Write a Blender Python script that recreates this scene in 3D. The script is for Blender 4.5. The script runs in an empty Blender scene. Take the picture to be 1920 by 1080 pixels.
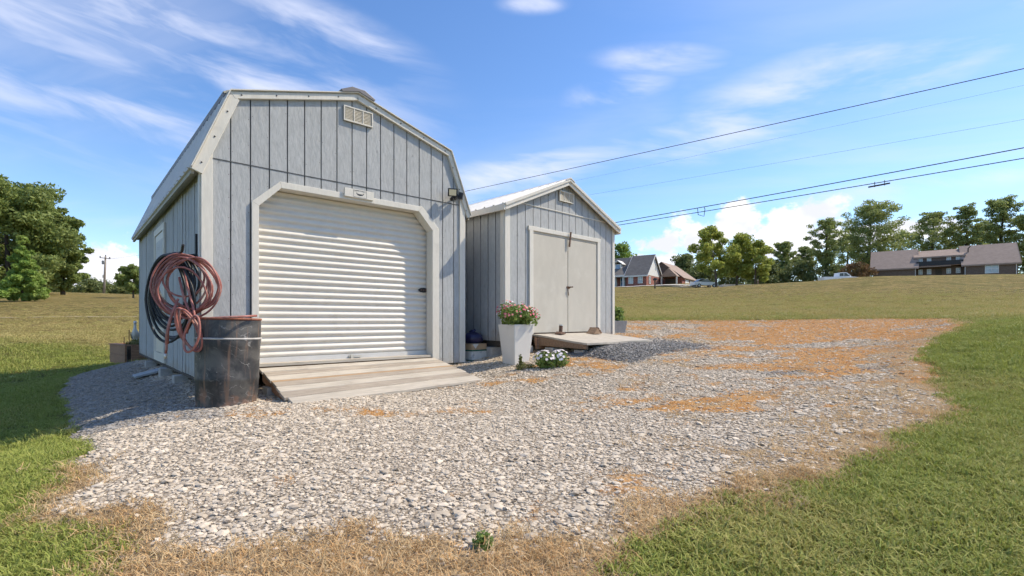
import bpy, bmesh, math, random
import numpy as np
from mathutils import Vector, Matrix

# ------------------------------------------------------------------ camera, sky, sun, exposure
sc = bpy.context.scene
F, CX, HY, Z0 = 928.0, 960.0, 601.0, 1.0          # focal length / horizon of the photograph in its pixels, eye height
cam = bpy.data.cameras.new('camera'); camo = bpy.data.objects.new('camera', cam)
sc.collection.objects.link(camo); sc.camera = camo
camo.location = (0, 0, Z0); camo.rotation_euler = (math.pi/2, 0, 0)
cam.sensor_width = 36; cam.lens = F/1920*36; cam.shift_y = (HY-540)/1920
cam.clip_start = .05; cam.clip_end = 3000
SUN_EL, SUN_AZ = math.radians(48), math.radians(14)   # azimuth from +X towards +Y
sd = Vector((math.cos(SUN_EL)*math.cos(SUN_AZ), math.cos(SUN_EL)*math.sin(SUN_AZ), math.sin(SUN_EL)))
sl = bpy.data.lights.new('sun', 'SUN'); sl.energy = 3.8; sl.angle = math.radians(.53); sl.color = (1, .885, .715)
so = bpy.data.objects.new('sun', sl); sc.collection.objects.link(so)
so.rotation_euler = sd.to_track_quat('Z', 'Y').to_euler()
vs = sc.view_settings; vs.view_transform = 'Standard'; vs.look = 'None'; vs.exposure = 0.50; vs.gamma = 1
sc.cycles.max_bounces = 4; sc.cycles.diffuse_bounces = 3; sc.cycles.glossy_bounces = 2; sc.cycles.transmission_bounces = 3
sc.cycles.use_adaptive_sampling = True; sc.cycles.adaptive_threshold = .03; sc.cycles.use_denoising = True; sc.cycles.caustics_reflective = False; sc.cycles.caustics_refractive = False

def azel(u, v):
    x, z = (u-CX)/F, (HY-v)/F
    return math.atan2(x, 1), math.atan2(z, math.hypot(x, 1))

world = bpy.data.worlds.new('World'); sc.world = world; world.use_nodes = True; world.cycles.sampling_method = 'MANUAL'; world.cycles.sample_map_resolution = 256
wt = world.node_tree; wn = wt.nodes; wl = wt.links
for n in list(wn): wn.remove(n)
class NT:                                             # tiny helper for building node graphs
    def __init__(s, t): s.t = t
    def n(s, typ, ins={}, **at):
        nd = s.t.nodes.new(typ)
        for k, v in at.items(): setattr(nd, k, v)
        for k, v in ins.items():
            if isinstance(v, bpy.types.NodeSocket): s.t.links.new(v, nd.inputs[k])
            elif v is not None: nd.inputs[k].default_value = v
        return nd
    def m(s, op, a, b=None, c=None, clamp=False):
        return s.n('ShaderNodeMath', {0: a, 1: b, 2: c}, operation=op, use_clamp=clamp).outputs[0]
    def noise(s, vec, scale, detail=4, rough=.5, dist=0, dim='3D'):
        return s.n('ShaderNodeTexNoise', {'Vector': vec, 'Scale': scale, 'Detail': detail, 'Roughness': rough, 'Distortion': dist}, noise_dimensions=dim).outputs[0]
    def mapr(s, v, a, b, c=0., d=1.):
        return s.n('ShaderNodeMapRange', {0: v, 1: a, 2: b, 3: c, 4: d}, interpolation_type='SMOOTHSTEP').outputs[0]
    def mix(s, f, a, b, mode='MIX'):
        nd = s.n('ShaderNodeMix', data_type='RGBA', blend_type=mode)
        for i, v in ((0, f), (6, a), (7, b)):
            if isinstance(v, bpy.types.NodeSocket): s.t.links.new(v, nd.inputs[i])
            else: nd.inputs[i].default_value = v if i == 0 else (*v, 1) if len(v) == 3 else v
        return nd.outputs[2]
    def comb(s, x, y, z): return s.n('ShaderNodeCombineXYZ', {0: x, 1: y, 2: z}).outputs[0]
W = NT(wt)
sky = W.n('ShaderNodeTexSky', sky_type='NISHITA', sun_disc=False)
sky.sun_elevation = SUN_EL; sky.sun_rotation = math.pi/2 - SUN_AZ
sky.air_density = 1.0; sky.dust_density = .25; sky.ozone_density = 3.0; sky.altitude = 150
d = W.n('ShaderNodeTexCoord').outputs['Generated']
sep = W.n('ShaderNodeSeparateXYZ', {0: d})
dx, dy, dz = sep.outputs
az = W.m('ARCTAN2', dx, dy); el = W.m('ARCSINE', dz)
azel_v = W.comb(az, el, 0.)
def blob(u, v, ra, re, tilt=0.):                      # soft ellipse round one direction of the sky (radii in radians)
    a0, e0 = azel(u, v)
    mp_ = W.n('ShaderNodeMapping', {0: azel_v, 1: (a0, e0, 0), 2: (0, 0, tilt), 3: (ra, re, 1)}, vector_type='TEXTURE')
    return W.n('ShaderNodeVectorMath', {0: mp_.outputs[0]}, operation='LENGTH').outputs['Value']   # 0 in the middle, 1 on the rim
def mx(vals):
    o = vals[0]
    for v in vals[1:]: o = W.m('MINIMUM', o, v)
    return W.m('SUBTRACT', 1.0, o)
# high cirrus: streaky noise on a flat layer overhead
inv = W.m('DIVIDE', 1.0, W.m('ADD', W.m('MAXIMUM', dz, 0.0), .12))
lx, ly = W.m('MULTIPLY', dx, inv), W.m('MULTIPLY', dy, inv)
lay = W.comb(W.m('MULTIPLY', lx, .55), W.m('ADD', W.m('MULTIPLY', ly, 1.35), W.m('MULTIPLY', lx, .25)), 3.1)
n1 = W.noise(lay, 1.2, 5, .55, .5); n2 = W.noise(lay, .7, 1, .5, 0)
cir = W.mapr(W.m('ADD', W.m('MULTIPLY', n1, .7), W.m('MULTIPLY', n2, .5)), .50, .95, 0, .5)
wisps = mx([blob(230, 110, .60, .20, -.12), blob(640, 75, .22, .055, -.22), blob(330, 165, .3, .05, -.1), blob(1240, 112, .14, .03, -.1), blob(1160, 172, .12, .035, .1), blob(1450, 200, .35, .08, .2),
            blob(1690, 130, .34, .06, .28), blob(1720, 350, .32, .03, .06), blob(1000, 8, .08, .018), blob(960, 330, .35, .05, .2)])
wn_ = W.noise(W.comb(W.m('MULTIPLY', az, 2.2), W.m('ADD', W.m('MULTIPLY', el, 9.0), W.m('MULTIPLY', az, 1.0)), 1.7), 1.7, 5, .56, .35)
wis = W.m('MULTIPLY', W.mapr(wisps, -.15, .75), W.mapr(wn_, .36, .74))
cirrus = W.m('MAXIMUM', cir, W.m('MULTIPLY', wis, .85), clamp=True)
# fair-weather cumulus low over the horizon
cums = mx([blob(1385, 415, .055, .048), blob(1320, 440, .10, .036), blob(1245, 455, .07, .022), blob(1510, 410, .075, .045), blob(1480, 455, .13, .04),
           blob(1555, 430, .05, .03), blob(225, 490, .07, .04), blob(180, 470, .03, .02), blob(235, 510, .10, .05), blob(1640, 440, .2, .02), blob(120, 520, .18, .025), blob(1200, 492, .12, .02)])
cn = W.noise(W.comb(W.m('MULTIPLY', az, 1.0), W.m('MULTIPLY', el, 1.25), .4), 19, 5, .6, .0)
cum = W.mapr(W.m('ADD', W.m('MULTIPLY', cums, .72), W.m('MULTIPLY', W.m('SUBTRACT', cn, .5), 1.9)), .03, .33)
low = W.mapr(W.m('ADD', W.noise(W.comb(az, W.m('MULTIPLY', el, 4.0), 5.0), 4, 3, .6), W.m('MULTIPLY', el, -1.4)), .36, .70, 0, .42)
shade = W.noise(W.comb(az, W.m('ADD', W.m('MULTIPLY', el, 1.4), .02), .9), 12, 3, .55)
ccol = W.mix(W.mapr(shade, .38, .62), (7.7, 7.9, 9.0), (10.3, 10.3, 10.5))
hs = W.n('ShaderNodeHueSaturation', {'Hue': .505, 'Saturation': 1.15, 'Value': 1.82, 'Color': sky.outputs[0]}).outputs[0]
c1 = W.mix(low, hs, (7.0, 7.6, 9.3))
c1 = W.mix(cirrus, c1, (7.6, 8.0, 9.6))
c1 = W.mix(cum, c1, ccol)
bg = W.n('ShaderNodeBackground', {'Color': c1, 'Strength': .085})
wo = W.n('ShaderNodeOutputWorld', {0: bg.outputs[0]})

# ------------------------------------------------------------------ helpers
rng = np.random.default_rng(7); random.seed(7)
COL = sc.collection
def tag(o, label=None, cat=None, group=None, kind=None):
    for k, v in (('label', label), ('category', cat), ('group', group), ('kind', kind)):
        if v: o[k] = v
    return o
def empty(name, loc, rz=0., **t):
    o = bpy.data.objects.new(name, None); COL.objects.link(o); o.empty_display_size = .1
    o.location = loc; o.rotation_euler = (0, 0, rz)
    return tag(o, **t)
def mesh_obj(name, v, f, mat, parent=None, smooth=False, bevel=0, fix=True):
    me = bpy.data.meshes.new(name); me.from_pydata([tuple(p) for p in v], [], f)
    if fix:
        bm = bmesh.new(); bm.from_mesh(me); bmesh.ops.recalc_face_normals(bm, faces=bm.faces); bm.to_mesh(me); bm.free()
    if mat: me.materials.append(mat)
    if smooth: me.polygons.foreach_set('use_smooth', [True]*len(me.polygons))
    o = bpy.data.objects.new(name, me); COL.objects.link(o)
    if parent: o.parent = parent
    if bevel:
        b = o.modifiers.new('bevel', 'BEVEL'); b.width = bevel; b.segments = 2; b.limit_method = 'ANGLE'
    return o
class MB:
    def __init__(s): s.v = []; s.f = []
    def add(s, v, f):
        k = len(s.v); s.v += [Vector(p) for p in v]; s.f += [tuple(i+k for i in q) for q in f]; return s
    def box(s, x0, x1, y0, y1, z0, z1):
        return s.add([(x, y, z) for z in (z0, z1) for y in (y0, y1) for x in (x0, x1)],
                     [(0, 1, 3, 2), (4, 5, 7, 6), (0, 1, 5, 4), (2, 3, 7, 6), (0, 2, 6, 4), (1, 3, 7, 5)])
    def prism(s, poly, y0, y1):                       # polygon in x-z pushed along y
        n = len(poly)
        return s.add([(x, y0, z) for x, z in poly]+[(x, y1, z) for x, z in poly],
                     [tuple(range(n)), tuple(range(n, 2*n))]+[(i, (i+1) % n, n+(i+1) % n, n+i) for i in range(n)])
    def bar(s, a, b, w, t, up=(0, 0, 1)):             # board from a to b, w wide (across up), t thick along up
        a, b = Vector(a), Vector(b); dd = (b-a).normalized(); sx = dd.cross(Vector(up)).normalized(); sy = sx.cross(dd)
        v = [p+sx*w/2*i+sy*t/2*j for p in (a, b) for j in (-1, 1) for i in (-1, 1)]
        return s.add(v, [(0, 1, 3, 2), (4, 5, 7, 6), (0, 1, 5, 4), (2, 3, 7, 6), (0, 2, 6, 4), (1, 3, 7, 5)])
    def tube(s, pts, r, n=8, closed=False):
        pts = [Vector(p) for p in pts]; N = len(pts); rr = r if hasattr(r, '__len__') else [r]*N
        k = len(s.v); ref = None
        for i in range(N):
            if closed: t = pts[(i+1) % N]-pts[i-1]
            else: t = pts[min(i+1, N-1)]-pts[max(i-1, 0)]
            t = t.normalized() if t.length > 1e-9 else Vector((0, 0, 1))
            if ref is None: ref = t.orthogonal().normalized()
            ref = (ref-t*ref.dot(t)); ref = ref.normalized() if ref.length > 1e-6 else t.orthogonal().normalized()
            bn = t.cross(ref)
            for j in range(n):
                a = 2*math.pi*j/n; s.v.append(pts[i]+(ref*math.cos(a)+bn*math.sin(a))*rr[i])
        M = N if closed else N-1
        for i in range(M):
            for j in range(n):
                a, b = k+i*n, k+((i+1) % N)*n
                s.f.append((a+j, a+(j+1) % n, b+(j+1) % n, b+j))
        if not closed:
            s.f.append(tuple(k+j for j in range(n))); s.f.append(tuple(k+(N-1)*n+j for j in range(n)))
        return s
    def lathe(s, prof, n=32, c=(0, 0, 0), cap=True):
        k = len(s.v)
        for r, z in prof:
            for j in range(n):
                a = 2*math.pi*j/n; s.v.append(Vector((c[0]+r*math.cos(a), c[1]+r*math.sin(a), c[2]+z)))
        for i in range(len(prof)-1):
            for j in range(n): s.f.append((k+i*n+j, k+i*n+(j+1) % n, k+(i+1)*n+(j+1) % n, k+(i+1)*n+j))
        if cap:
            s.f.append(tuple(k+j for j in range(n))); s.f.append(tuple(k+(len(prof)-1)*n+j for j in range(n)))
        return s
    def ball(s, c, r, n=8, m=6, wob=0):
        c = Vector(c); rx = r if hasattr(r, '__len__') else (r, r, r); k = len(s.v)
        for i in range(m+1):
            th = math.pi*i/m
            for j in range(n):
                ph = 2*math.pi*j/n; q = 1+random.uniform(-wob, wob)
                s.v.append(c+Vector((rx[0]*math.sin(th)*math.cos(ph)*q, rx[1]*math.sin(th)*math.sin(ph)*q, rx[2]*math.cos(th)*q)))
        for i in range(m):
            for j in range(n): s.f.append((k+i*n+j, k+i*n+(j+1) % n, k+(i+1)*n+(j+1) % n, k+(i+1)*n+j))
        return s
    def xf(s, M): s.v = [M @ p for p in s.v]; return s
    def build(s, name, mat, parent=None, **k): return mesh_obj(name, s.v, s.f, mat, parent, **k)
def P(u, v, Y): return Vector(((u-CX)/F*Y, Y, Z0+(HY-v)/F*Y))

def vnoise(x, y, seed=0):                              # smooth 2-D value noise in 0..1
    xi, yi = np.floor(x).astype(np.int64), np.floor(y).astype(np.int64); fx, fy = x-xi, y-yi
    fx = fx*fx*(3-2*fx); fy = fy*fy*(3-2*fy)
    def h(a, b):
        q = (a*374761393+b*668265263+seed*974634777) & 0xffffffff
        q = ((q ^ (q >> 13))*1274126177) & 0xffffffff
        return ((q ^ (q >> 16)) & 0xffff)/65535.
    return (h(xi, yi)*(1-fx)+h(xi+1, yi)*fx)*(1-fy)+(h(xi, yi+1)*(1-fx)+h(xi+1, yi+1)*fx)*fy
def fbm(x, y, seed=0, o=4):
    s = 0; a = .5; t = 0
    for i in range(o): s = s+a*vnoise(x*2**i, y*2**i, seed+i); t += a; a *= .5
    return s/t
def sstep(a, b, x): t = np.clip((x-a)/(b-a), 0, 1); return t*t*(3-2*t)

# ------------------------------------------------------------------ materials
MATS = {}
def new_mat(name):
    m = bpy.data.materials.new(name); m.use_nodes = True; t = m.node_tree
    for n in list(t.nodes): t.nodes.remove(n)
    MATS[name] = m; return m, NT(t)
def finish(m, T, col, rough=.7, bump=None, bstr=.3, bdist=.01, metal=0., spec=.5, trans=None):
    p = T.n('ShaderNodeBsdfPrincipled', {'Base Color': col if isinstance(col, bpy.types.NodeSocket) else (*col, 1), 'Roughness': rough, 'Metallic': metal, 'Specular IOR Level': spec})
    if bump is not None:
        b = T.n('ShaderNodeBump', {'Height': bump, 'Strength': bstr, 'Distance': bdist}); T.t.links.new(b.outputs[0], p.inputs['Normal'])
    out = p.outputs[0]
    if trans:
        tr = T.n('ShaderNodeBsdfTranslucent', {'Color': trans[0]}); out = T.n('ShaderNodeMixShader', {0: trans[1], 1: out, 2: tr.outputs[0]}).outputs[0]
    T.n('ShaderNodeOutputMaterial', {0: out}); return m
def simple(name, col, rough=.6, var=.12, scale=8., stretch=(1, 1, 1), bstr=.15, bdist=.004, metal=0., spec=.4, dirt=None, dirt_amt=(.55, .75), dscale=3.):
    """plain surface with grain (stretch lengthens it along an axis) and optional worn patches of another colour"""
    m, T = new_mat(name)
    co = T.n('ShaderNodeTexCoord').outputs['Object']
    mp = T.n('ShaderNodeMapping', {0: co, 3: stretch}).outputs[0]
    n = T.noise(mp, scale, 6, .6); n2 = T.noise(co, 1.3, 3, .5)
    v = T.m('ADD', T.m('MULTIPLY', n, .7), T.m('MULTIPLY', n2, .3))
    c = T.mix(T.mapr(v, .3, .7), [x*(1-var) for x in col], [min(1, x*(1+var)) for x in col])
    if dirt: c = T.mix(T.mapr(T.noise(co, dscale, 7, .65, .3), *dirt_amt), c, dirt)
    return finish(m, T, c, rough, n, bstr, bdist, metal, spec)
M = {}
M['siding'] = simple('painted_grey_siding', (.40, .408, .402), .75, .11, 9, (3, 3, 1.1), .8, .008, dirt=(.32, .33, .33), dirt_amt=(.50, .85), dscale=2.2)
m = M['siding']; T = NT(m.node_tree); pb = next(n_ for n_ in m.node_tree.nodes if n_.type == 'BSDF_PRINCIPLED'); src = pb.inputs['Base Color'].links[0].from_socket
co = T.n('ShaderNodeTexCoord').outputs['Object']; zz_ = T.n('ShaderNodeSeparateXYZ', {0: co}).outputs[2]
mud = T.mapr(T.m('SUBTRACT', T.noise(co, 6, 6, .65), T.m('MULTIPLY', zz_, 1.3)), .28, .58, 0, .6)
knot = T.mapr(T.noise(T.n('ShaderNodeMapping', {0: co, 3: (9, 9, 5)}).outputs[0], 1, 3, .5), .70, .76, 0, .5)
m.node_tree.links.new(T.mix(knot, T.mix(mud, src, (.33, .28, .22)), (.22, .22, .21)), pb.inputs['Base Color'])
M['groove'] = simple('dark_groove', (.085, .087, .09), .9, .1)
M['white'] = simple('white_trim_paint', (.655, .62, .54), .55, .06, 14, (3, 3, .6), .25, .003, dirt=(.52, .49, .43), dirt_amt=(.55, .85))
M['door'] = simple('white_door_enamel', (.66, .622, .55), .42, .04, 3, (1, 1, 1), .03, .002, dirt=(.55, .52, .46), dirt_amt=(.5, .85))
M['roof'] = simple('pale_metal_roofing', (.62, .61, .58), .45, .05, 4, (1, 1, 1), .05, .002, metal=.1)
M['eave'] = simple('tan_eave_board', (.42, .40, .33), .7, .1)
M['darkcap'] = simple('brown_grey_ridge_metal', (.17, .16, .16), .5, .1, metal=.3)
M['black'] = simple('black_metal', (.02, .02, .022), .45, .2)
M['dark'] = simple('dark_shade_timber', (.09, .075, .06), .9, .2)
M['cream'] = simple('cream_lens', (.75, .66, .45), .3, .03)
M['ply'] = simple('painted_plywood_door', (.52, .485, .41), .7, .05, 6, (1, 1, .4), .1, .003, dirt=(.58, .55, .475), dirt_amt=(.5, .8))
M['plank0'] = simple('weathered_plank', (.345, .295, .235), .85, .3, 7, (.5, 7, 7), .4, .004, dirt=(.32, .27, .21))
M['plank1'] = simple('pale_weathered_plank', (.47, .42, .345), .85, .2, 7, (.5, 7, 7), .4, .004, dirt=(.37, .32, .26))
M['plank2'] = simple('tan_weathered_plank', (.38, .255, .145), .85, .22, 7, (.5, 7, 7), .4, .004, dirt=(.42, .35, .27))
M['beam'] = simple('brown_rough_timber', (.25, .165, .105), .85, .35, 7, (.6, 6, 6), .5, .006)
M['oldwood'] = simple('old_grey_brown_wood', (.33, .19, .115), .9, .35, 8, (.7, 5, 5), .5, .006)
M['greyboard'] = simple('grey_painted_board', (.34, .37, .39), .8, .15, 6, (1, 5, 5), .3, .004)
M['concrete'] = simple('concrete_block', (.40, .385, .355), .95, .15, 25, (1, 1, 1), .6, .006)
M['slab'] = simple('pale_worn_ramp_sheet', (.44, .40, .335), .9, .12, 10, (1, 1, 1), .5, .005, dirt=(.33, .30, .25), dirt_amt=(.50, .72), dscale=5)
M['planter'] = simple('white_planter_resin', (.68, .655, .60), .5, .04, 3, (1, 1, 1), .05, .002, dirt=(.52, .48, .41), dirt_amt=(.55, .85))
M['pot'] = simple('grey_stone_pot', (.36, .35, .33), .85, .12, 12)
M['soil'] = simple('dark_soil', (.06, .045, .035), .95, .3, 20)
M['bag'] = simple('navy_plastic_bag', (.018, .018, .06), .3, .2, 12, (1, 1, 1), .5, .01)
M['carton'] = simple('brown_cardboard', (.40, .29, .18), .85, .08, 5)
M['cartonw'] = simple('white_printed_carton', (.55, .55, .53), .7, .06, 5, dirt=(.30, .32, .33), dirt_amt=(.60, .66), dscale=9)
M['green'] = simple('dark_green_plastic', (.02, .10, .07), .5, .15)
M['rustiron'] = simple('rusty_iron', (.13, .075, .05), .8, .3, 18, (1, 1, 1), .4, .004)
M['rimrust'] = simple('rusty_red_rim', (.27, .10, .06), .7, .3, 16, (1, 1, 1), .4, .003)
M['hoop'] = simple('pale_scuffed_hoop', (.47, .45, .42), .6, .25, 14)
M['hosered'] = simple('faded_red_rubber_hose', (.34, .125, .10), .5, .25, 14, (1, 1, 1), .2, .003, dirt=(.45, .27, .22), dirt_amt=(.5, .7), dscale=6)
M['hoseblack'] = simple('black_rubber_hose', (.022, .024, .026), .4, .25, 12, dirt=(.06, .07, .07), dirt_amt=(.55, .75))
M['brass'] = simple('hose_fitting_metal', (.65, .62, .55), .35, .1, metal=.6)
M['statue'] = simple('white_garden_statue', (.7, .69, .65), .7, .08)
M['polewood'] = simple('utility_pole_wood', (.27, .23, .19), .9, .2, 5, (5, 5, .5))
M['wire'] = simple('power_cable', (.07, .072, .075), .6, .1)
M['bark'] = simple('tree_bark', (.11, .085, .065), .95, .3, 3, (4, 4, .7), .6, .03)
M['bark2'] = simple('dark_pine_bark', (.075, .055, .045), .95, .3, 3, (4, 4, .7), .6, .03)
M['shingle'] = simple('grey_asphalt_shingles', (.165, .15, .135), .9, .22, 2.2, (1, 1, 4), .3, .02)
M['shinglebr'] = simple('brown_asphalt_shingles', (.33, .25, .20), .9, .15, 2.5, (1, 1, 4), .3, .02)
M['paintwhite'] = simple('white_car_paint', (.80, .80, .80), .25, .01, spec=.6)
M['glassdark'] = simple('dark_vehicle_glass', (.02, .025, .03), .08, .05, spec=.8)
M['tyre'] = simple('tyre_rubber', (.02, .02, .02), .85, .1)
M['pane'] = simple('house_window_glass', (.35, .42, .48), .1, .15, 1.5, spec=.9)
M['paneblue'] = simple('blue_window_glass', (.10, .20, .36), .1, .15, 1.5, spec=.9)
M['housewhite'] = simple('white_house_siding', (.70, .70, .67), .7, .05, 3, (.3, .3, 6))
M['drive'] = simple('pale_concrete_drive', (.48, .455, .41), .9, .12, 2)
M['path'] = simple('bare_sandy_track', (.36, .29, .15), .95, .2, 2)
def brick_mat(name, c1, c2, mortar):
    m, T = new_mat(name); co = T.n('ShaderNodeTexCoord').outputs['Object']
    s = T.n('ShaderNodeSeparateXYZ', {0: co}).outputs; vec = T.comb(T.m('ADD', s[0], s[1]), s[2], 0.)
    b = T.n('ShaderNodeTexBrick', {'Vector': vec, 'Color1': (*c1, 1), 'Color2': (*c2, 1), 'Mortar': (*mortar, 1), 'Scale': 4.2, 'Mortar Size': .012, 'Brick Width': .9, 'Row Height': .32})
    return finish(m, T, b.outputs[0], .9)
M['brick'] = brick_mat('red_brick', (.33, .12, .09), (.25, .085, .065), (.38, .31, .27))
M['brickbr'] = brick_mat('brown_brick', (.175, .125, .095), (.13, .092, .072), (.21, .18, .155))

# drum: black paint with scratches and rust
m, T = new_mat('black_scratched_drum_paint'); co = T.n('ShaderNodeTexCoord').outputs['Object']
n = T.noise(co, 4, 7, .65, .4)
c = T.mix(T.mapr(n, .40, .66), (.022, .022, .023), (.095, .09, .082))
wv = T.n('ShaderNodeTexWave', {'Vector': T.n('ShaderNodeMapping', {0: co, 2: (.5, .6, .9)}).outputs[0], 'Scale': 3.2, 'Distortion': 16, 'Detail': 4, 'Detail Scale': 1.6}).outputs[1]
scr = T.m('MULTIPLY', T.mapr(wv, .955, .99), T.mapr(T.noise(co, 5, 4), .46, .62))
c = T.mix(T.m('MULTIPLY', scr, .5), c, (.38, .36, .33))
drip = T.noise(T.n('ShaderNodeMapping', {0: co, 3: (13, 13, 1.1)}).outputs[0], 1, 5, .6)
c = T.mix(T.m('MULTIPLY', T.mapr(drip, .54, .68), .8), c, (.19, .115, .075))
ob = T.n('ShaderNodeSeparateXYZ', {0: co}).outputs[2]
c = T.mix(T.m('MULTIPLY', T.mapr(T.m('SUBTRACT', T.noise(co, 7, 5, .6), T.m('MULTIPLY', ob, .8)), .40, .60), .6), c, (.26, .135, .085))
M['drum'] = finish(m, T, c, .5, n, .4, .006)

def leaf_mat(name, ca, cb, cc, tr=.3, ns=.35):
    """leaf colours vary leaf by leaf and clump by clump"""
    m, T = new_mat(name); g = T.n('ShaderNodeNewGeometry')
    r = g.outputs['Random Per Island']; n = T.noise(g.outputs['Position'], ns, 3, .6)
    c = T.mix(r, ca, cb); c = T.mix(T.m('MULTIPLY', T.mapr(n, .46, .64), .75), c, cc)
    return finish(m, T, c, .6, None, spec=.25, trans=(c, tr))
M['leaf_oak'] = leaf_mat('oak_leaves', (.15, .20, .055), (.29, .35, .10), (.23, .27, .09), .4)
M['leaf_lime'] = leaf_mat('bright_green_leaves', (.20, .31, .06), (.32, .44, .10), (.33, .40, .10), .4)
M['leaf_yel'] = leaf_mat('yellow_green_leaves', (.30, .35, .07), (.50, .52, .13), (.26, .31, .075), .5)
M['leaf_pine'] = leaf_mat('pine_needles', (.20, .25, .085), (.40, .44, .15), (.25, .31, .115), .42)
M['leaf_dark'] = leaf_mat('dark_hedgerow_leaves', (.13, .165, .06), (.25, .28, .10), (.18, .21, .085), .4)
M['leaf_brown'] = leaf_mat('bronze_leaves', (.16, .09, .045), (.22, .14, .06), (.09, .085, .035), .3)
M['leaf_gar'] = leaf_mat('garden_plant_leaves', (.14, .22, .05), (.27, .36, .10), (.20, .27, .07), .35, 6)
M['leaf_weed'] = leaf_mat('weedy_leaves', (.13, .15, .05), (.28, .25, .10), (.12, .15, .04), .3, 6)
M['fl_pink'] = simple('pink_petals', (.62, .10, .17), .6, .3, 30)
M['fl_coral'] = simple('coral_petals', (.70, .25, .22), .6, .2, 30)
M['fl_white'] = simple('white_petals', (.78, .72, .70), .6, .08, 30)

# lawn sheet
m, T = new_mat('mown_lawn'); g = T.n('ShaderNodeNewGeometry').outputs['Position']
dry = T.n('ShaderNodeAttribute', attribute_name='dry').outputs['Fac']
na = T.noise(g, .35, 5, .6); nb = T.noise(g, 1.9, 7, .68); nc = T.noise(g, 26, 4, .7)
gr = T.mix(T.mapr(nb, .38, .62), (.115, .13, .03), (.24, .24, .06))
st = T.mix(T.mapr(nb, .38, .62), (.22, .165, .055), (.41, .30, .115))
k = T.mapr(T.m('ADD', T.m('ADD', dry, T.m('MULTIPLY', T.m('SUBTRACT', na, .5), 1.2)), T.m('MULTIPLY', T.m('SUBTRACT', nb, .5), .7)), .25, .8)
c = T.mix(k, gr, st); c = T.mix(T.m('MULTIPLY', T.mapr(T.noise(T.n('ShaderNodeMapping', {0: g, 3: (.5, 1, 1)}).outputs[0], .8, 6, .7), .45, .62), .8), c, (.155, .13, .035)); c = T.mix(T.mapr(nc, .3, .75, 0, .5), c, (.10, .095, .03))
M['lawn'] = finish(m, T, c, .95, T.m('ADD', T.m('MULTIPLY', nc, .2), nb), 1.0, .35, spec=.1)
# gravel bed
m, T = new_mat('gravel_bed'); g = T.n('ShaderNodeNewGeometry').outputs['Position']
orange = T.n('ShaderNodeAttribute', attribute_name='orange').outputs['Fac']; tanv = T.n('ShaderNodeAttribute', attribute_name='tan').outputs['Fac']
vo = T.n('ShaderNodeTexVoronoi', {'Vector': g, 'Scale': 48.}, feature='F1'); vd = vo.outputs['Distance']
nb = T.noise(g, 7, 6, .65); nf = T.noise(g, 60, 4, .6)
c = T.mix(T.mapr(vd, .30, .65), T.mix(vo.outputs['Color'], (.46, .395, .31), (.62, .535, .42)), (.235, .19, .14))
c = T.mix(T.mapr(T.m('ADD', orange, T.m('MULTIPLY', T.m('SUBTRACT', nb, .5), 1.1)), .35, .65), c, T.mix(nf, (.40, .225, .09), (.56, .345, .155)))
c = T.mix(T.mapr(T.m('ADD', tanv, T.m('MULTIPLY', T.m('SUBTRACT', nb, .5), 1.0)), .35, .7), c, T.mix(nf, (.27, .19, .11), (.42, .32, .20)))
M['bed'] = finish(m, T, c, .95, T.m('SUBTRACT', nf, vd), .7, .02, spec=.1)
# loose stones and grass blades take their tint from the scatter
m, T = new_mat('limestone_gravel'); r = T.n('ShaderNodeObjectInfo').outputs['Random']
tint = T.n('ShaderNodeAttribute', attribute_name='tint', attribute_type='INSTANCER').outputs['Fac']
co = T.n('ShaderNodeTexCoord').outputs['Object']; n = T.noise(co, 2.2, 4, .6)
warm = T.n('ShaderNodeValToRGB', {0: r}); cr = warm.color_ramp
cr.elements[0].color = (.22, .18, .14, 1); cr.elements[1].color = (.76, .655, .515, 1)
for p_, c_ in ((.10, (.37, .31, .235, 1)), (.3, (.54, .46, .35, 1)), (.7, (.63, .54, .42, 1))):
    e = cr.elements.new(p_); e.color = c_
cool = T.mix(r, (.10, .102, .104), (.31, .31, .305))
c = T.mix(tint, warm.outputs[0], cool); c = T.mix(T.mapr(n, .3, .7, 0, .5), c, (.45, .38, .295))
M['stone'] = finish(m, T, c, .85, n, .2, .01, spec=.2)
def blade_mat(name, a, b, d_):
    m, T = new_mat(name); r = T.n('ShaderNodeObjectInfo').outputs['Random']
    dr = T.n('ShaderNodeAttribute', attribute_name='tint', attribute_type='INSTANCER').outputs['Fac']
    i = T.n('ShaderNodeNewGeometry').outputs['Random Per Island']
    c = T.mix(T.m('MULTIPLY', T.m('ADD', r, i), .5), a, b); c = T.mix(T.m('ADD', dr, T.m('MULTIPLY', T.m('SUBTRACT', i, .5), .7), clamp=True), c, d_)
    return finish(m, T, c, .7, None, spec=.2, trans=(c, .3))
M['blade'] = blade_mat('grass_blades', (.20, .255, .045), (.46, .49, .125), (.52, .42, .17))
M['straw'] = blade_mat('dead_grass_blades', (.48, .36, .20), (.76, .60, .36), (.70, .35, .10))

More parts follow.
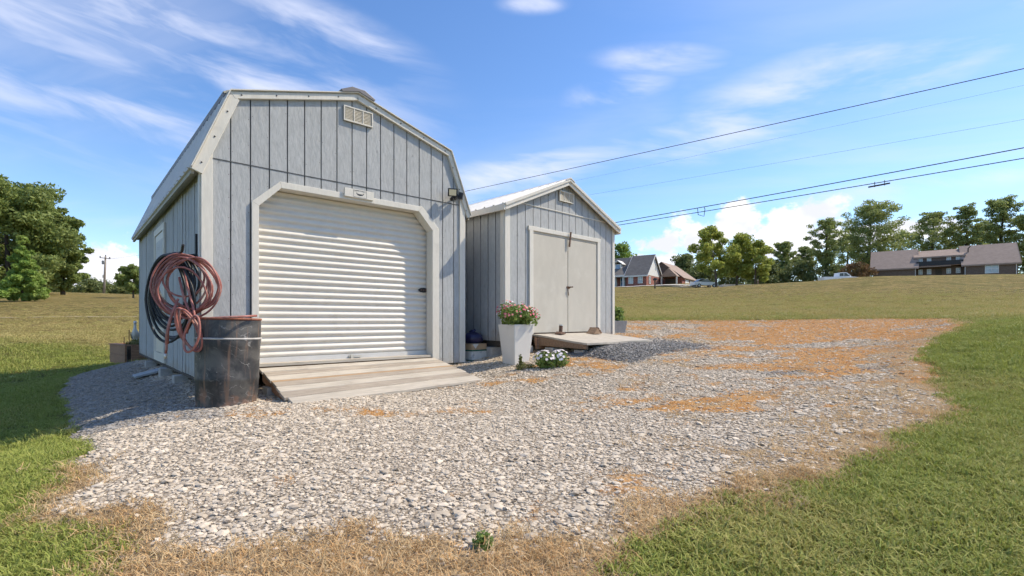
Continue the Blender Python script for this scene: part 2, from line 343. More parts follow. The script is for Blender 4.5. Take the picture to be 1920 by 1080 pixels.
# ------------------------------------------------------------------ terrain
AX = Vector((.74358, .66865, 0)); AN = Vector((.66865, -.74358, 0))      # big shed: along its front / out of its front
A0 = Vector((-3.525, 5.64, 0)); A_RZ = math.atan2(AX.y, AX.x)
BX = Vector((.72258, .69129, 0)); BN = Vector((.69129, -.72258, 0)); B0 = Vector((-.1236, 8.19, 0)); B_RZ = math.atan2(BX.y, BX.x)
cp = [(0, 0, -1.0), (0, 1.8, -.95), (-3, 5.0, -.915), (-3.1, 5.4, -.905), (-2.3, 5.2, -.885), (-.4, 6.9, -.82), (-.8, 8.1, -.70), (0, 7.6, -.69), (.6, 7.1, -.69), (1.2, 7.0, -.67), (2.5, 9.1, -.42),
      (3.3, 9, -.46), (1.9, 10.6, -.28), (4.5, 5.5, -.62), (3, 3.5, -.78), (5, 3, -.70), (8, 9, -.16), (3.4, 13.5, 0.0), (8, 14.5, .08), (-4.4, 3.4, -1.14), (-2.3, 2.45, -1.0), (-4, 2, -1.15),
      (-10.2, 10, -1.16), (-9.2, 12.5, -.98), (-13, 10, -1.1), (6, 0, -.85), (-6, 0, -1.2), (0, -6, -1.15), (20, -10, -.9), (-20, -10, -1.6), (0, -40, -1.5), (60, -40, 0), (-60, -40, -2), (0, -400, 0), (400, -300, 8), (-400, -300, 4)]
for t, o, z in ((.3, .05, -.86), (3, .05, -.86), (6.3, .05, -.86), (0, 1.15, -1.13), (3, 1.15, -1.14), (6.3, 1.15, -1.10), (0, 2.1, -1.29), (3, 2.1, -1.27), (6, 2.1, -1.2)):
    q = A0-AN*t-AX*o; cp.append((q.x, q.y, z))
for x, y, z in ((3.7, 6.5, -.62), (1.8, 3, -.78)): q = A0+AX*x-AN*y; cp.append((q.x, q.y, z))
for u, v, Y in ((-150, 640, 14), (60, 640, 15), (230, 625, 20), (60, 624, 21), (60, 592, 31), (240, 592, 31), (-200, 592, 31), (45, 565, 45), (240, 563, 50), (-200, 563, 45), (118, 553, 70), (250, 556, 80), (-300, 553, 70),
                (197, 550.5, 119), (0, 548, 125), (260, 553, 125), (-500, 548, 120), (600, 575, 30), (960, 570, 30), (600, 550, 70), (960, 548, 70), (900, 545, 120),
                (1200, 583, 22), (1200, 570, 32), (1200, 553, 50), (1200, 541, 70), (1205, 535.5, 92), (1300, 532, 100), (1400, 574, 25), (1400, 555, 40), (1400, 534.5, 72), (1330, 540, 88), (1400, 540, 95),
                (1600, 577, 20), (1600, 558, 30), (1600, 540, 47), (1600, 521.5, 71), (1585, 534, 84), (1720, 517.5, 72), (1730, 527, 95), (1900, 578, 17), (1900, 556, 28), (1900, 533, 46), (1900, 514, 66), (1900, 526, 90),
                (2300, 560, 22), (2300, 510, 60), (2300, 520, 95), (1900, 605, 8.5)):
    p = P(u, v, Y); cp.append((p.x, p.y, p.z-Z0))
for x, y, z in ((-300, 300, 9), (0, 300, 8), (300, 300, 12), (-500, 100, 8), (500, 100, 12), (0, 900, 10), (-900, 900, 12), (900, 900, 14)): cp.append((x, y, z))
cp = np.array(cp)
def warp(x, y):
    r = np.hypot(x, y)+1e-9; k = 6*np.log1p(r/6)/r; return np.stack([x*k, y*k], -1)
def phi(r): return np.sqrt(r*r+.5)
_c = warp(cp[:, 0], cp[:, 1]); _n = len(cp)
_K = phi(np.linalg.norm(_c[:, None]-_c[None], axis=-1))+np.eye(_n)*-.0002
_P = np.c_[np.ones(_n), _c]
_w = np.linalg.solve(np.block([[_K, _P], [_P.T, np.zeros((3, 3))]]), np.r_[cp[:, 2], 0, 0, 0])
def ground(x, y):
    x = np.atleast_1d(np.asarray(x, float)); y = np.atleast_1d(np.asarray(y, float)); out = np.empty(len(x))
    for i in range(0, len(x), 20000):
        w = warp(x[i:i+20000], y[i:i+20000]); r = np.linalg.norm(w[:, None]-_c[None], axis=-1)
        out[i:i+20000] = phi(r) @ _w[:_n]+_w[_n]+w @ _w[_n+1:]
    return out+Z0
def gz(x, y): return float(ground(x, y)[0])
def hit(u, v, far=160):                               # where the sight line through a pixel of the photograph meets the ground
    Y = np.concatenate([np.arange(.8, 30, .03), np.arange(30, far, .3)])
    g = ground((u-CX)/F*Y, Y)-Z0-(HY-v)/F*Y
    i = np.argmax(g > 0) if (g > 0).any() else len(Y)-1
    return (u-CX)/F*Y[i], Y[i]

PADPX = [(116, 717), (122, 774), (140, 840), (134, 868), (114, 901), (98, 941), (81, 980), (171, 998), (208, 1031), (222, 1085), (1170, 1085), (1194, 1038), (1236, 1024), (1258, 1010), (1300, 991), (1333, 972),
         (1358, 960), (1389, 944), (1444, 934), (1497, 927), (1560, 905), (1600, 880), (1636, 854), (1678, 832), (1719, 807), (1789, 790), (1797, 774), (1758, 735), (1747, 693), (1730, 657), (1761, 635), (1820, 612)]
pad = [hit(*p) for p in PADPX]
pad = pad[:10]+[(-1.25, 1.2), (.35, 1.2)]+pad[10:]
pad += [(9.9, 11.2), (9.6, 12.6), (8.6, 13.4), (6.2, 13.6), (4.2, 13.4), (2.6, 13.0), (1.0, 12.6)]      # far rim
for x, y in ((3.2, 3.0), (-.3, 6.8), (-1.1, 6.3)): q = A0+AX*x-AN*y; pad.append((q.x, q.y))
q = A0-AN*6.6-AX*.9; pad.append((q.x, q.y))
pad = np.array(pad)
def sdist(x, y, poly=pad):                            # signed distance to the rim of the gravel, positive inside
    px, py = np.asarray(x, float), np.asarray(y, float); dmin = np.full(px.shape, 1e9); ins = np.zeros(px.shape, bool)
    for i in range(len(poly)):
        (x0, y0), (x1, y1) = poly[i], poly[(i+1) % len(poly)]; ex, ey = x1-x0, y1-y0
        t = np.clip(((px-x0)*ex+(py-y0)*ey)/(ex*ex+ey*ey+1e-12), 0, 1)
        dmin = np.minimum(dmin, np.hypot(px-x0-t*ex, py-y0-t*ey))
        cnd = ((y0 > py) != (y1 > py)) & (px < ex*(py-y0)/(ey if abs(ey) > 1e-12 else 1e-12)+x0); ins ^= cnd
    return np.where(ins, dmin, -dmin)
def rim(x, y): return sdist(x, y)+(fbm(x*3, y*3, 3)-.5)*.34
def under_big(x, y, mrg=0.):                          # inside the footprint of a shed
    r = np.zeros(np.shape(x), bool)
    for o, ax, an, w, l in ((A0, AX, AN, 3.66, 6.5), (B0, BX, BN, 3.08, 4.9)):
        lx_ = (x-o.x)*ax.x+(y-o.y)*ax.y; ly_ = -((x-o.x)*an.x+(y-o.y)*an.y)
        r |= (lx_ > -mrg) & (lx_ < w+mrg) & (ly_ > -mrg) & (ly_ < l+mrg)
    return r
def tan_mask(x, y):                                   # dead grass along the near edge and round the rim
    front = sstep(2.24, 1.96, y+(fbm(x*2.2, y*2.2, 11)-.5)*.7+np.clip(x, 0, 2)*.22)
    return np.clip(np.maximum(front, sstep(.24, .02, rim(x, y)+(fbm(x*2, y*2, 5)-.5)*.5)*np.where(x > -1, 1, sstep(3.9, 3.0, y))), 0, 1)
def orange_mask(x, y):                                # burnt orange weed patches, thickest in the far right corner
    w = sstep(2.2, 5.5, x)*sstep(3.2, 6.5, y)*.165+sstep(8.5, 11, y)*sstep(1, 6, x)*.06
    w = w+.05*sstep(.3, 2.5, x)-.11*sstep(5.0, 3.4, y)-.25*sstep(-3.0, -4.0, x)
    return sstep(.53, .71, .62*fbm(x*1.0+3, y*1.5, 21, 5)+.38*fbm(x*3.1, y*4.6, 51, 3)+w)
def edge_tan(x, y):                                   # thin dusty soil with few stones along the right rim and in blotches
    e_ = .8*sstep(1.0, .15, rim(x, y)+(fbm(x*1.3, y*1.3, 71)-.5)*.8)*(x > 1.2)
    b_ = .55*sstep(.56, .68, fbm(x*1.9, y*2.6, 81))*sstep(0, 1.5, x)
    return np.maximum(e_, b_)
def cool_mask(x, y):                                  # stones tinted grey-blue on the bank and in two streaks
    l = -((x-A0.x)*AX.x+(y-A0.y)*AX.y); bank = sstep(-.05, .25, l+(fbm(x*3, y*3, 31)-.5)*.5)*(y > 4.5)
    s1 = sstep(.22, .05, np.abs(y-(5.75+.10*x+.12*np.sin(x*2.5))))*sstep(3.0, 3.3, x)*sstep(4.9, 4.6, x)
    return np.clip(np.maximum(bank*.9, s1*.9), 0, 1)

def grid_mesh(name, xs, ys, zf, mat, attrs={}, keep=None, **k):
    X, Y = np.meshgrid(xs, ys); x, y = X.ravel(), Y.ravel(); z = zf(x, y); nx, ny = len(xs), len(ys)
    i = (np.arange(ny-1)[:, None]*nx+np.arange(nx-1)[None]).ravel()
    f = np.stack([i, i+1, i+nx+1, i+nx], 1)
    if keep is not None: kk = keep(x, y); f = f[kk[f].any(1)]
    me = bpy.data.meshes.new(name)
    me.vertices.add(len(x)); me.vertices.foreach_set('co', np.c_[x, y, z].ravel())
    me.loops.add(f.size); me.loops.foreach_set('vertex_index', f.ravel().astype(np.int32))
    me.polygons.add(len(f)); me.polygons.foreach_set('loop_start', np.arange(0, f.size, 4, dtype=np.int32)); me.polygons.foreach_set('loop_total', np.full(len(f), 4, np.int32))
    me.update(calc_edges=True); me.polygons.foreach_set('use_smooth', np.ones(len(f), bool))
    for an_, fn in attrs.items():
        a = me.attributes.new(an_, 'FLOAT', 'POINT'); a.data.foreach_set('value', fn(x, y).astype(np.float32))
    if keep is not None:
        bm = bmesh.new(); bm.from_mesh(me); bmesh.ops.delete(bm, geom=[v_ for v_ in bm.verts if not v_.link_faces], context='VERTS'); bm.to_mesh(me); bm.free()
    me.materials.append(mat); o = bpy.data.objects.new(name, me); COL.objects.link(o); return tag(o, **k)
def dryness(x, y):
    r = np.hypot(x, y)
    left = sstep(12.5, 17, y)*(x < 0)*.85
    right = sstep(10, 20, r)*(x >= 0)*.74
    return left+right-.05
s_ = np.sinh(np.linspace(-1, 1, 440)*6.2)*2.0
def lawn_z(x, y):
    near = np.hypot(x, y) < 60
    z = ground(x, y); b = (fbm(x*.5, y*.5, 9)-.5)*.10*sstep(14, 30, np.hypot(x, y))
    q = np.zeros(len(x)); q[near] = sstep(.1, .5, sdist(x[near], y[near]))*.09
    return z+b-q
tag(grid_mesh('ground', s_, s_+4, lawn_z, M['lawn'], {'dry': dryness}), kind='structure')
padx, pady = np.arange(-9.2, 10.6, .075), np.arange(.9, 14.2, .075)
def pad_z(x, y): return ground(x, y)+np.clip(rim(x, y)*.16, -.05, .02)+(fbm(x*4, y*4, 17)-.5)*.02-.002
tag(grid_mesh('gravel_pad', padx, pady, pad_z, M['bed'], {'orange': lambda x, y: .85*orange_mask(x, y), 'tan': lambda x, y: np.maximum(tan_mask(x, y), edge_tan(x, y))}, keep=lambda x, y: rim(x, y) > -.25), kind='structure')

# ------------------------------------------------------------------ scatter (stones, blades)
def proto_coll(name, meshes):
    c = bpy.data.collections.new(name)
    for me in meshes: c.objects.link(bpy.data.objects.new(me.name, me))
    return c
def scatter(name, coll, nvar, x, y, z, scl, rot, tint, parent=None, **k):
    n = len(x); me = bpy.data.meshes.new(name); me.vertices.add(n)
    me.vertices.foreach_set('co', np.c_[x, y, z].ravel().astype(np.float32))
    def at(nm, ty, val, key): a = me.attributes.new(nm, ty, 'POINT'); a.data.foreach_set(key, np.ascontiguousarray(val).ravel())
    at('scl', 'FLOAT_VECTOR', scl.astype(np.float32), 'vector'); at('rot', 'FLOAT_VECTOR', rot.astype(np.float32), 'vector')
    at('tint', 'FLOAT', tint.astype(np.float32), 'value'); at('idx', 'INT', rng.integers(0, nvar, n).astype(np.int32), 'value')
    o = bpy.data.objects.new(name, me); COL.objects.link(o)
    if parent: o.parent = parent
    g = bpy.data.node_groups.new('scatter', 'GeometryNodeTree'); N = NT(g)
    g.interface.new_socket('Geometry', in_out='INPUT', socket_type='NodeSocketGeometry'); g.interface.new_socket('Geometry', in_out='OUTPUT', socket_type='NodeSocketGeometry')
    gi, go = N.n('NodeGroupInput'), N.n('NodeGroupOutput')
    ci = N.n('GeometryNodeCollectionInfo', {'Collection': coll, 'Separate Children': True, 'Reset Children': True})
    na = lambda nm, ty: next(s for s in N.n('GeometryNodeInputNamedAttribute', {'Name': nm}, data_type=ty).outputs if s.enabled and s.name == 'Attribute')
    ip = N.n('GeometryNodeInstanceOnPoints', {'Points': gi.outputs[0], 'Instance': ci.outputs[0], 'Pick Instance': True, 'Instance Index': na('idx', 'INT'), 'Rotation': na('rot', 'FLOAT_VECTOR'), 'Scale': na('scl', 'FLOAT_VECTOR')})
    g.links.new(ip.outputs[0], go.inputs[0])
    md = o.modifiers.new('scatter', 'NODES'); md.node_group = g
    return tag(o, **k)
def stone_mesh(i):
    bm = bmesh.new(); bmesh.ops.create_icosphere(bm, subdivisions=1, radius=.5)
    for v in bm.verts:
        v.co *= random.uniform(.78, 1.2)
        v.co.x *= 1.2; v.co.y *= .85; v.co.z *= .36
    me = bpy.data.meshes.new('stone%d' % i); bm.to_mesh(me); bm.free(); me.materials.append(M['stone']); return me
stones = proto_coll('stone_shapes', [stone_mesh(i) for i in range(10)])
def blade_mesh(i, mat, n, rad, h, lean, w=.0028):
    v, f = [], []
    for _ in range(n):
        a = random.uniform(0, 6.283); r = rad*math.sqrt(random.random()); bx, by = r*math.cos(a), r*math.sin(a)
        b = random.uniform(0, 6.283); L = h*random.uniform(.5, 1.15); ln = lean*random.uniform(.2, 1.3); ww = w*random.uniform(.7, 1.4)
        dx_, dy_ = math.cos(b), math.sin(b); k = len(v)
        for t, q in ((0, 1), (.5, .85), (.85, .5)):
            cx_, cy_, cz_ = bx+dx_*ln*L*t*t, by+dy_*ln*L*t*t, L*t*(1-.28*ln*t)
            v += [(cx_-dy_*ww*q, cy_+dx_*ww*q, cz_), (cx_+dy_*ww*q, cy_-dx_*ww*q, cz_)]
        v.append((bx+dx_*ln*L, by+dy_*ln*L, L*(1-.28*ln)))
        f += [(k, k+1, k+3, k+2), (k+2, k+3, k+5, k+4), (k+4, k+5, k+6)]
    me = bpy.data.meshes.new('tuft%d' % i); me.from_pydata(v, [], f); me.materials.append(mat); return me
tufts = proto_coll('green_tuft_shapes', [blade_mesh(i, M['blade'], 34, .07, .035, 1.3, .0021) for i in range(6)])
straws = proto_coll('straw_tuft_shapes', [blade_mesh(i, M['straw'], 34, .07, .034, 1.6, .0014) for i in range(6)])
def cand(n, x0, x1, y0, y1):
    x = rng.uniform(x0, x1, n); y = rng.uniform(y0, y1, n); k = (np.abs(x) < 1.22*y+.9); return x[k], y[k]
# gravel
x, y = cand(640000, -9.2, 10.4, 1.1, 13.8)
r_ = rim(x, y); dens = sstep(-.04, .18, r_)
dens *= (1-.93*tan_mask(x, y))*(1-.78*orange_mask(x, y))*(1-.65*edge_tan(x, y))*np.clip(1.15-.035*np.hypot(x, y), .5, 1)
k = (rng.random(len(x)) < dens) & ~under_big(x, y, -.25)
x, y = x[k], y[k]
# a few strays out on the dead grass
xs, ys = cand(2600, -4, 6, 1.3, 6); k = (rim(xs, ys) > -.25) & (tan_mask(xs, ys) > .4); x = np.r_[x, xs[k]]; y = np.r_[y, ys[k]]
n = len(x); sz = np.exp(rng.normal(math.log(.0165), .50, n)).clip(.007, .06)*(1+.02*np.hypot(x, y))
z = pad_z(x, y)+sz*.05
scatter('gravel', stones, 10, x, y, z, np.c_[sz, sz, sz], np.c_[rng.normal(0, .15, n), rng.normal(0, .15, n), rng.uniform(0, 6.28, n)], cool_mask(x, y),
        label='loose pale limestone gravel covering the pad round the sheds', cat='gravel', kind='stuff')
# green lawn
def lawn_pts(n, x0, x1, y0, y1, r0, r1):
    x, y = cand(n, x0, x1, y0, y1); r = np.hypot(x, y); k = (r >= r0) & (r < r1) & (rng.random(len(r)) < np.clip((62-r)/44, 0, 1)**2); x, y = x[k], y[k]
    q = rim(x, y); k = (q < rng.normal(-.02, .05, len(x))) & ~under_big(x, y, .05); return x[k], y[k]
xa, ya = lawn_pts(65000, -6, 7, 1, 6.5, 0, 6.5); xb, yb = lawn_pts(110000, -15, 15, 3, 13, 6.5, 13); xc, yc = lawn_pts(300000, -60, 66, 8, 60, 13, 61)
x, y = np.r_[xa, xb, xc], np.r_[ya, yb, yc]; sc_ = np.r_[np.full(len(xa), 1.), np.full(len(xb), 1.35), np.full(len(xc), 2.1)]*rng.uniform(.6, 1.25, len(x))*(.55+.85*fbm(x*1.7, y*1.7, 61))
z = lawn_z(x, y); n = len(x)
tn = np.clip(dryness(x, y)*1.1+(fbm(x*.9, y*.9, 41)-.40)*1.3, 0, .95)
scatter('grass', tufts, 6, x, y, z, np.c_[sc_, sc_, sc_*rng.uniform(.75, 1.2, n)], np.c_[rng.normal(0, .12, n), rng.normal(0, .12, n), rng.uniform(0, 6.28, n)], tn,
        label='short green mown lawn grass round the gravel pad', cat='grass', kind='stuff')
# dead and burnt grass on the pad
x, y = cand(120000, -6, 10.4, 1.1, 13.6)
tm, om = np.maximum(tan_mask(x, y), .35*edge_tan(x, y)), orange_mask(x, y); k = (rim(x, y) > -.12) & (rng.random(len(x)) < np.maximum(tm*np.where(y < 3.2, 1, .45), om*.6)) & ~under_big(x, y, .02); x, y, tm, om = x[k], y[k], tm[k], om[k]
n = len(x); s2 = np.where(tm > om, rng.uniform(.7, 1.4, n), rng.uniform(.45, .95, n))
scatter('dead_grass', straws, 6, x, y, pad_z(x, y)-.004, np.c_[s2, s2, s2*np.where(tm > om, .95, .6)], np.c_[rng.normal(0, .25, n), rng.normal(0, .25, n), rng.uniform(0, 6.28, n)], np.where(tm > om, rng.uniform(0, .35, n), rng.uniform(.6, 1, n)),
        label='dead tan and orange grass creeping over the gravel edges', cat='dry grass', kind='stuff')

# sandy mown track in the left field, drives by the far house
def strip(name, pts, w, mat, lift=.05, **k):
    v, f = [], []
    P_ = [Vector((p[0], p[1], 0)) for p in pts]; Q = []
    for i in range(len(P_)-1):
        for t in range(12): Q.append(P_[i].lerp(P_[i+1], t/12))
    Q.append(P_[-1])
    for i, p in enumerate(Q):
        t = (Q[min(i+1, len(Q)-1)]-Q[max(i-1, 0)]).normalized(); s = Vector((-t.y, t.x, 0)); ww = w*(1+.3*math.sin(i*1.7))
        for a in np.linspace(-.5, .5, 5): c_ = p+s*a*ww; v.append((c_.x, c_.y, float(lawn_z(np.array([c_.x]), np.array([c_.y]))[0])+lift))
    for i in range(len(Q)-1):
        for j in range(4): a = i*5+j; f.append((a, a+1, a+6, a+5))
    return tag(mesh_obj(name, v, f, mat, fix=False), **k)
strip('path', [hit(-120, 596.5), hit(40, 596), hit(140, 595), hit(280, 594)], .4, M['path'], .03, kind='structure')
strip('driveway', [(17.5, 80), (20.5, 82), (24.5, 84.5), (29, 88), (34, 90)], 3.0, M['drive'], .12, kind='structure')
strip('driveway', [(25, 72.5), (31, 79), (36, 87), (41, 92), (50, 94)], 3.2, M['drive'], .12, kind='structure')

# ------------------------------------------------------------------ sheds
def strips(parent, xs, lower, upper, brk, seam, name, mat, y0, y1, gap=.015):
    """grooved siding: one board between each pair of grooves, cut at the seam"""
    for i in range(len(xs)-1):
        a, b = xs[i]+gap/2, xs[i+1]-gap/2
        for band in (0, 1):
            mb = MB(); ed = [a]+[q for q in brk if a < q < b]+[b]
            for p, q in zip(ed[:-1], ed[1:]):
                e = 1e-5; l0, l1, t0, t1 = lower(p+e), lower(q-e), upper(p+e), upper(q-e)
                if band == 0: t0, t1 = min(t0, seam), min(t1, seam)
                else: l0, l1 = max(l0, seam+.012), max(l1, seam+.012)
                if t0 <= l0+.003 and t1 <= l1+.003: continue
                t0, t1 = max(t0, l0), max(t1, l1)
                mb.prism([(p, l0), (q, l1), (q, t1), (p, t0)], y0, y1)
            if mb.v: mb.build(name, mat, parent)
def side_wall(parent, y0, y1, z0, z1, x, out, step, name='side_wall', hole=None):
    """long wall, grooves cut between the boards; out = -1 faces left, +1 faces right"""
    mb = MB(); y = y0
    rs_ = random.Random(4)
    while y < y1-.02:
        e = min(y+step, y1)
        lo = z0; y_out = out*(.014+rs_.uniform(-.006, .004))
        mb.box(min(x, x+y_out), max(x, x+y_out), y+.011, e-.011, lo, z1); y = e
    o = mb.build(name, M['siding'], parent)
    MB().box(min(x-out*.03, x-out*.001), max(x-out*.03, x-out*.001), y0, y1, z0, z1).build('wall_backing', M['groove'], parent)
    return o
def interp(pts):
    def f(x):
        for (x0, z0), (x1, z1) in zip(pts[:-1], pts[1:]):
            if x <= x1: return z0+(z1-z0)*(x-x0)/(x1-x0)
        return pts[-1][1]
    return f
def roof_slope(parent, a, b, y0, y1, pitch=.23, th=.018, rib=.02, mat='roof'):
    """ribbed metal sheet between two x-z points a (low) and b (high)"""
    a, b = Vector((a[0], 0, a[1])), Vector((b[0], 0, b[1])); dd = (b-a).normalized(); n = Vector((-dd.z, 0, dd.x))
    if n.z < 0: n = -n
    mb = MB()
    q = [a, b, b+n*th, a+n*th]; mb.prism([(p.x, p.z) for p in q], y0, y1)
    y = y0+.04
    while y < y1-.02:
        lo, hi = a+n*th, b+n*th; v = []
        for p in (lo, hi):
            for dy_, h in ((-.028, 0), (-.012, rib), (.012, rib), (.028, 0)): v.append(p+n*h+Vector((0, y+dy_, 0)))
        mb.add(v, [(0, 1, 5, 4), (1, 2, 6, 5), (2, 3, 7, 6), (0, 1, 2, 3), (4, 5, 6, 7)]); y += pitch
    return mb.build('roof_panel', M[mat], parent)
def rake(parent, a, b, w, y0, y1, inward, name='rake_trim', mat='white'):
    """board lying along the roof edge from a to b, w deep towards the wall"""
    a, b = Vector((a[0], a[1])), Vector((b[0], b[1])); dd = (b-a).normalized(); n = Vector((dd.y, -dd.x))
    if n.y > 0: n = -n
    q = [a, b, b+n*w+dd*inward[1], a+n*w+dd*inward[0]]
    return MB().prism([(p.x, p.y) for p in q], y0, y1).build(name, M[mat], parent, bevel=.004)
def louvre(parent, x0, x1, z0, z1):
    MB().box(x0, x1, -.012, .0, z0, z1).build('vent_backing', M['groove'], parent)
    fr = MB()
    for a, b, c, d_ in ((x0, x1, z0, z0+.016), (x0, x1, z1-.016, z1), (x0, x0+.016, z0+.016, z1-.016), (x1-.016, x1, z0+.016, z1-.016)): fr.box(a, b, -.034, -.0121, c, d_)
    w = (x1-x0-.032)/3
    for i in (1, 2): fr.box(x0+.016+w*i-.006, x0+.016+w*i+.006, -.032, -.0121, z0+.016, z1-.016)
    v = fr.build('gable_vent', M['white'], parent)
    for i in range(3):
        n_ = 9
        for j in range(n_):
            zz = z0+.022+(z1-z0-.05)*j/(n_-1)
            MB().bar((x0+.018+w*i+.007, -.021, zz), (x0+.014+w*(i+1)-.007, -.021, zz+.006), .014, .007, (0, .6, .8)).build('louver', M['white'], v)

# ---- big gambrel shed
WA, LA, BA = 3.66, 6.5, -.68
ea = empty('barn_shed', (A0.x, A0.y, Z0+BA), A_RZ, label='large grey barn shaped shed with white roll-up door and wooden ramp before it', cat='shed')
h = lambda z: z-BA
prof = [(-.12, h(1.70)), (.27, h(2.67)), (1.83, h(3.115)), (3.39, h(2.67)), (3.78, h(1.70))]
top = interp([(p[0], p[1]-.035) for p in prof])
opn = interp([(.54, h(1.41)), (.83, h(1.688)), (2.84, h(1.688)), (3.11, h(1.41))])
low_ = lambda x: opn(x) if .54 < x < 3.11 else 0.
gx = [.0, .066]+[.281+.2125*i for i in range(16)]+[3.66]
gx = [0, .281]+[.281+.2125*i for i in range(1, 16)]+[3.66]
strips(ea, gx, low_, top, [.27, .54, .83, 1.83, 2.84, 3.11, 3.39], h(1.862), 'siding_board', M['siding'], -.014, .0)
# dark backing behind the grooves, with the doorway left open
bk = MB(); ed = [.02, .27, .54, .83, 1.83, 2.84, 3.11, 3.39, 3.64]
for p, q in zip(ed[:-1], ed[1:]):
    e = 1e-5; bk.prism([(p, low_(p+e)), (q, low_(q-e)), (q, top(q)-.01), (p, top(p)-.01)], .001, .05)
bk.build('wall_backing', M['groove'], ea)
side_wall(ea, .016, LA, 0, h(1.77), .0, -1, .2); side_wall(ea, .016, LA, 0, h(1.77), WA, 1, .2)
rw = MB(); ed = [0, .27, 1.83, 3.39, 3.66]
for p, q in zip(ed[:-1], ed[1:]): rw.prism([(p, 0), (q, 0), (q, top(q)), (p, top(p))], LA-.05, LA)
rw.build('rear_wall', M['siding'], ea)
MB().box(.05, WA-.05, .06, LA-.06, h(-.62), h(-.54)).build('floor_deck', M['oldwood'], ea)
for x_ in (.12, 1.2, 2.4, 3.4): MB().box(x_, x_+.1, .08, LA-.05, h(-.82), h(-.685)).build('skid', M['dark'], ea)
MB().box(-.017, .0, .0, LA, -.035, -.001).build('base_rail', M['dark'], ea)
yf, yr = -.045, LA+.08
for a, b in ((0, 1), (1, 2)): roof_slope(ea, prof[a], prof[b], yf, yr)
roof_slope(ea, prof[3], prof[2], yf, yr); roof_slope(ea, prof[4], prof[3], yf, yr)
W_ = .115
rake(ea, prof[0], prof[1], W_, yf-.012, yf+.03, (0, -.03)); rake(ea, prof[1], prof[2], .075, yf-.014, yf+.028, (.03, -.0)); rake(ea, prof[3], prof[2], .075, yf-.014, yf+.028, (.03, 0)); rake(ea, prof[4], prof[3], .07, yf-.012, yf+.03, (0, -.03))
# folded metal edge over the rake boards
for a, b in ((0, 1), (1, 2), (3, 2), (4, 3)):
    p0, p1 = prof[a], prof[b]; MB().bar((p0[0], yf-.004, p0[1]+.022), (p1[0], yf-.004, p1[1]+.022), .07, .012, Vector((-(p1[1]-p0[1]), 0, p1[0]-p0[0]))).build('drip_edge', M['white'], ea)
for a, b, n_ in ((0, 1, 3), (1, 2, 4), (3, 2, 4), (4, 3, 3)):
    for i in range(n_):
        t = (i+.3)/n_; x_, z_ = prof[a][0]+(prof[b][0]-prof[a][0])*t, prof[a][1]+(prof[b][1]-prof[a][1])*t
        s = .06 if a < 2 else -.06
        MB().ball((x_+(s if abs(prof[b][0]-prof[a][0]) < 1 else 0), yf-.016, z_-(.035 if abs(prof[b][0]-prof[a][0]) > 1 else .01)), (.010, .006, .010), 8, 4).build('screw_head', M['black'], ea)
# ridge cap and its foam end
for s in (-1, 1):
    MB().bar((1.83, yf-.03, h(3.158)), (1.83, yr+.03, h(3.158)), .01, .01)
q0, q1 = (1.83, h(3.165)), None
cap = MB().prism([(1.60, h(3.075)), (1.83, h(3.142)), (2.06, h(3.075)), (2.08, h(3.105)), (1.92, h(3.185)), (1.74, h(3.185)), (1.58, h(3.105))], yf-.05, yr+.03).build('ridge_cap', M['darkcap'], ea, bevel=.006)
MB().box(.20, .262, yf+.02, yr-.02, h(2.60), h(2.655)).build('break_flashing', M['darkcap'], ea)
MB().bar((.235, yf+.01, h(2.672)), (.235, yr, h(2.672)), .07, .022, (-.5, 0, .86)).build('break_trim', M['eave'], ea)
# eave boards and corner boards
MB().box(-.09, -.02, .0, LA, h(1.70), h(1.755)).build('soffit', M['eave'], ea)
MB().box(-.118, -.085, yf+.03, LA+.05, h(1.655), h(1.715)).build('eave_trim', M['eave'], ea)
MB().box(WA+.085, WA+.118, yf+.03, LA+.05, h(1.655), h(1.715)).build('eave_trim', M['eave'], ea)
MB().box(-.022, .092, -.038, -.0145, 0, h(1.98)).build('corner_board', M['white'], ea, bevel=.004)
MB().box(-.04, -.0145, -.0142, .05, 0, h(1.70)).build('corner_board', M['white'], ea, bevel=.004)
MB().box(WA-.085, WA+.022, -.038, -.0145, 0, h(1.96)).build('corner_board', M['white'], ea, bevel=.004)
MB().box(WA+.0145, WA+.04, -.0142, .05, 0, h(1.70)).build('corner_board', M['white'], ea, bevel=.004)
MB().box(.093, WA-.086, -.019, -.0142, h(1.862), h(1.873)).build('seam_flashing', M['groove'], ea)
louvre(ea, 1.64, 2.06, h(2.72), h(2.925))
for o in ea.children:
    if o.name.startswith(('gable_vent', 'vent_backing')): o.location.y = -.0145
nl_ = MB(); random.seed(21)
for gx_ in [.281+.2125*i for i in range(0, 16)]:
    for sgn in (-1, 1):
        z_ = low_(gx_)+.08
        while z_ < top(gx_)-.12:
            if random.random() < .8: nl_.ball((gx_+sgn*.02, -.0145, z_), (.0042, .002, .0042), 6, 3)
            z_ += .28+random.uniform(-.05, .05)
tag(nl_.build('nail_heads', M['rustiron'], ea), kind='stuff')
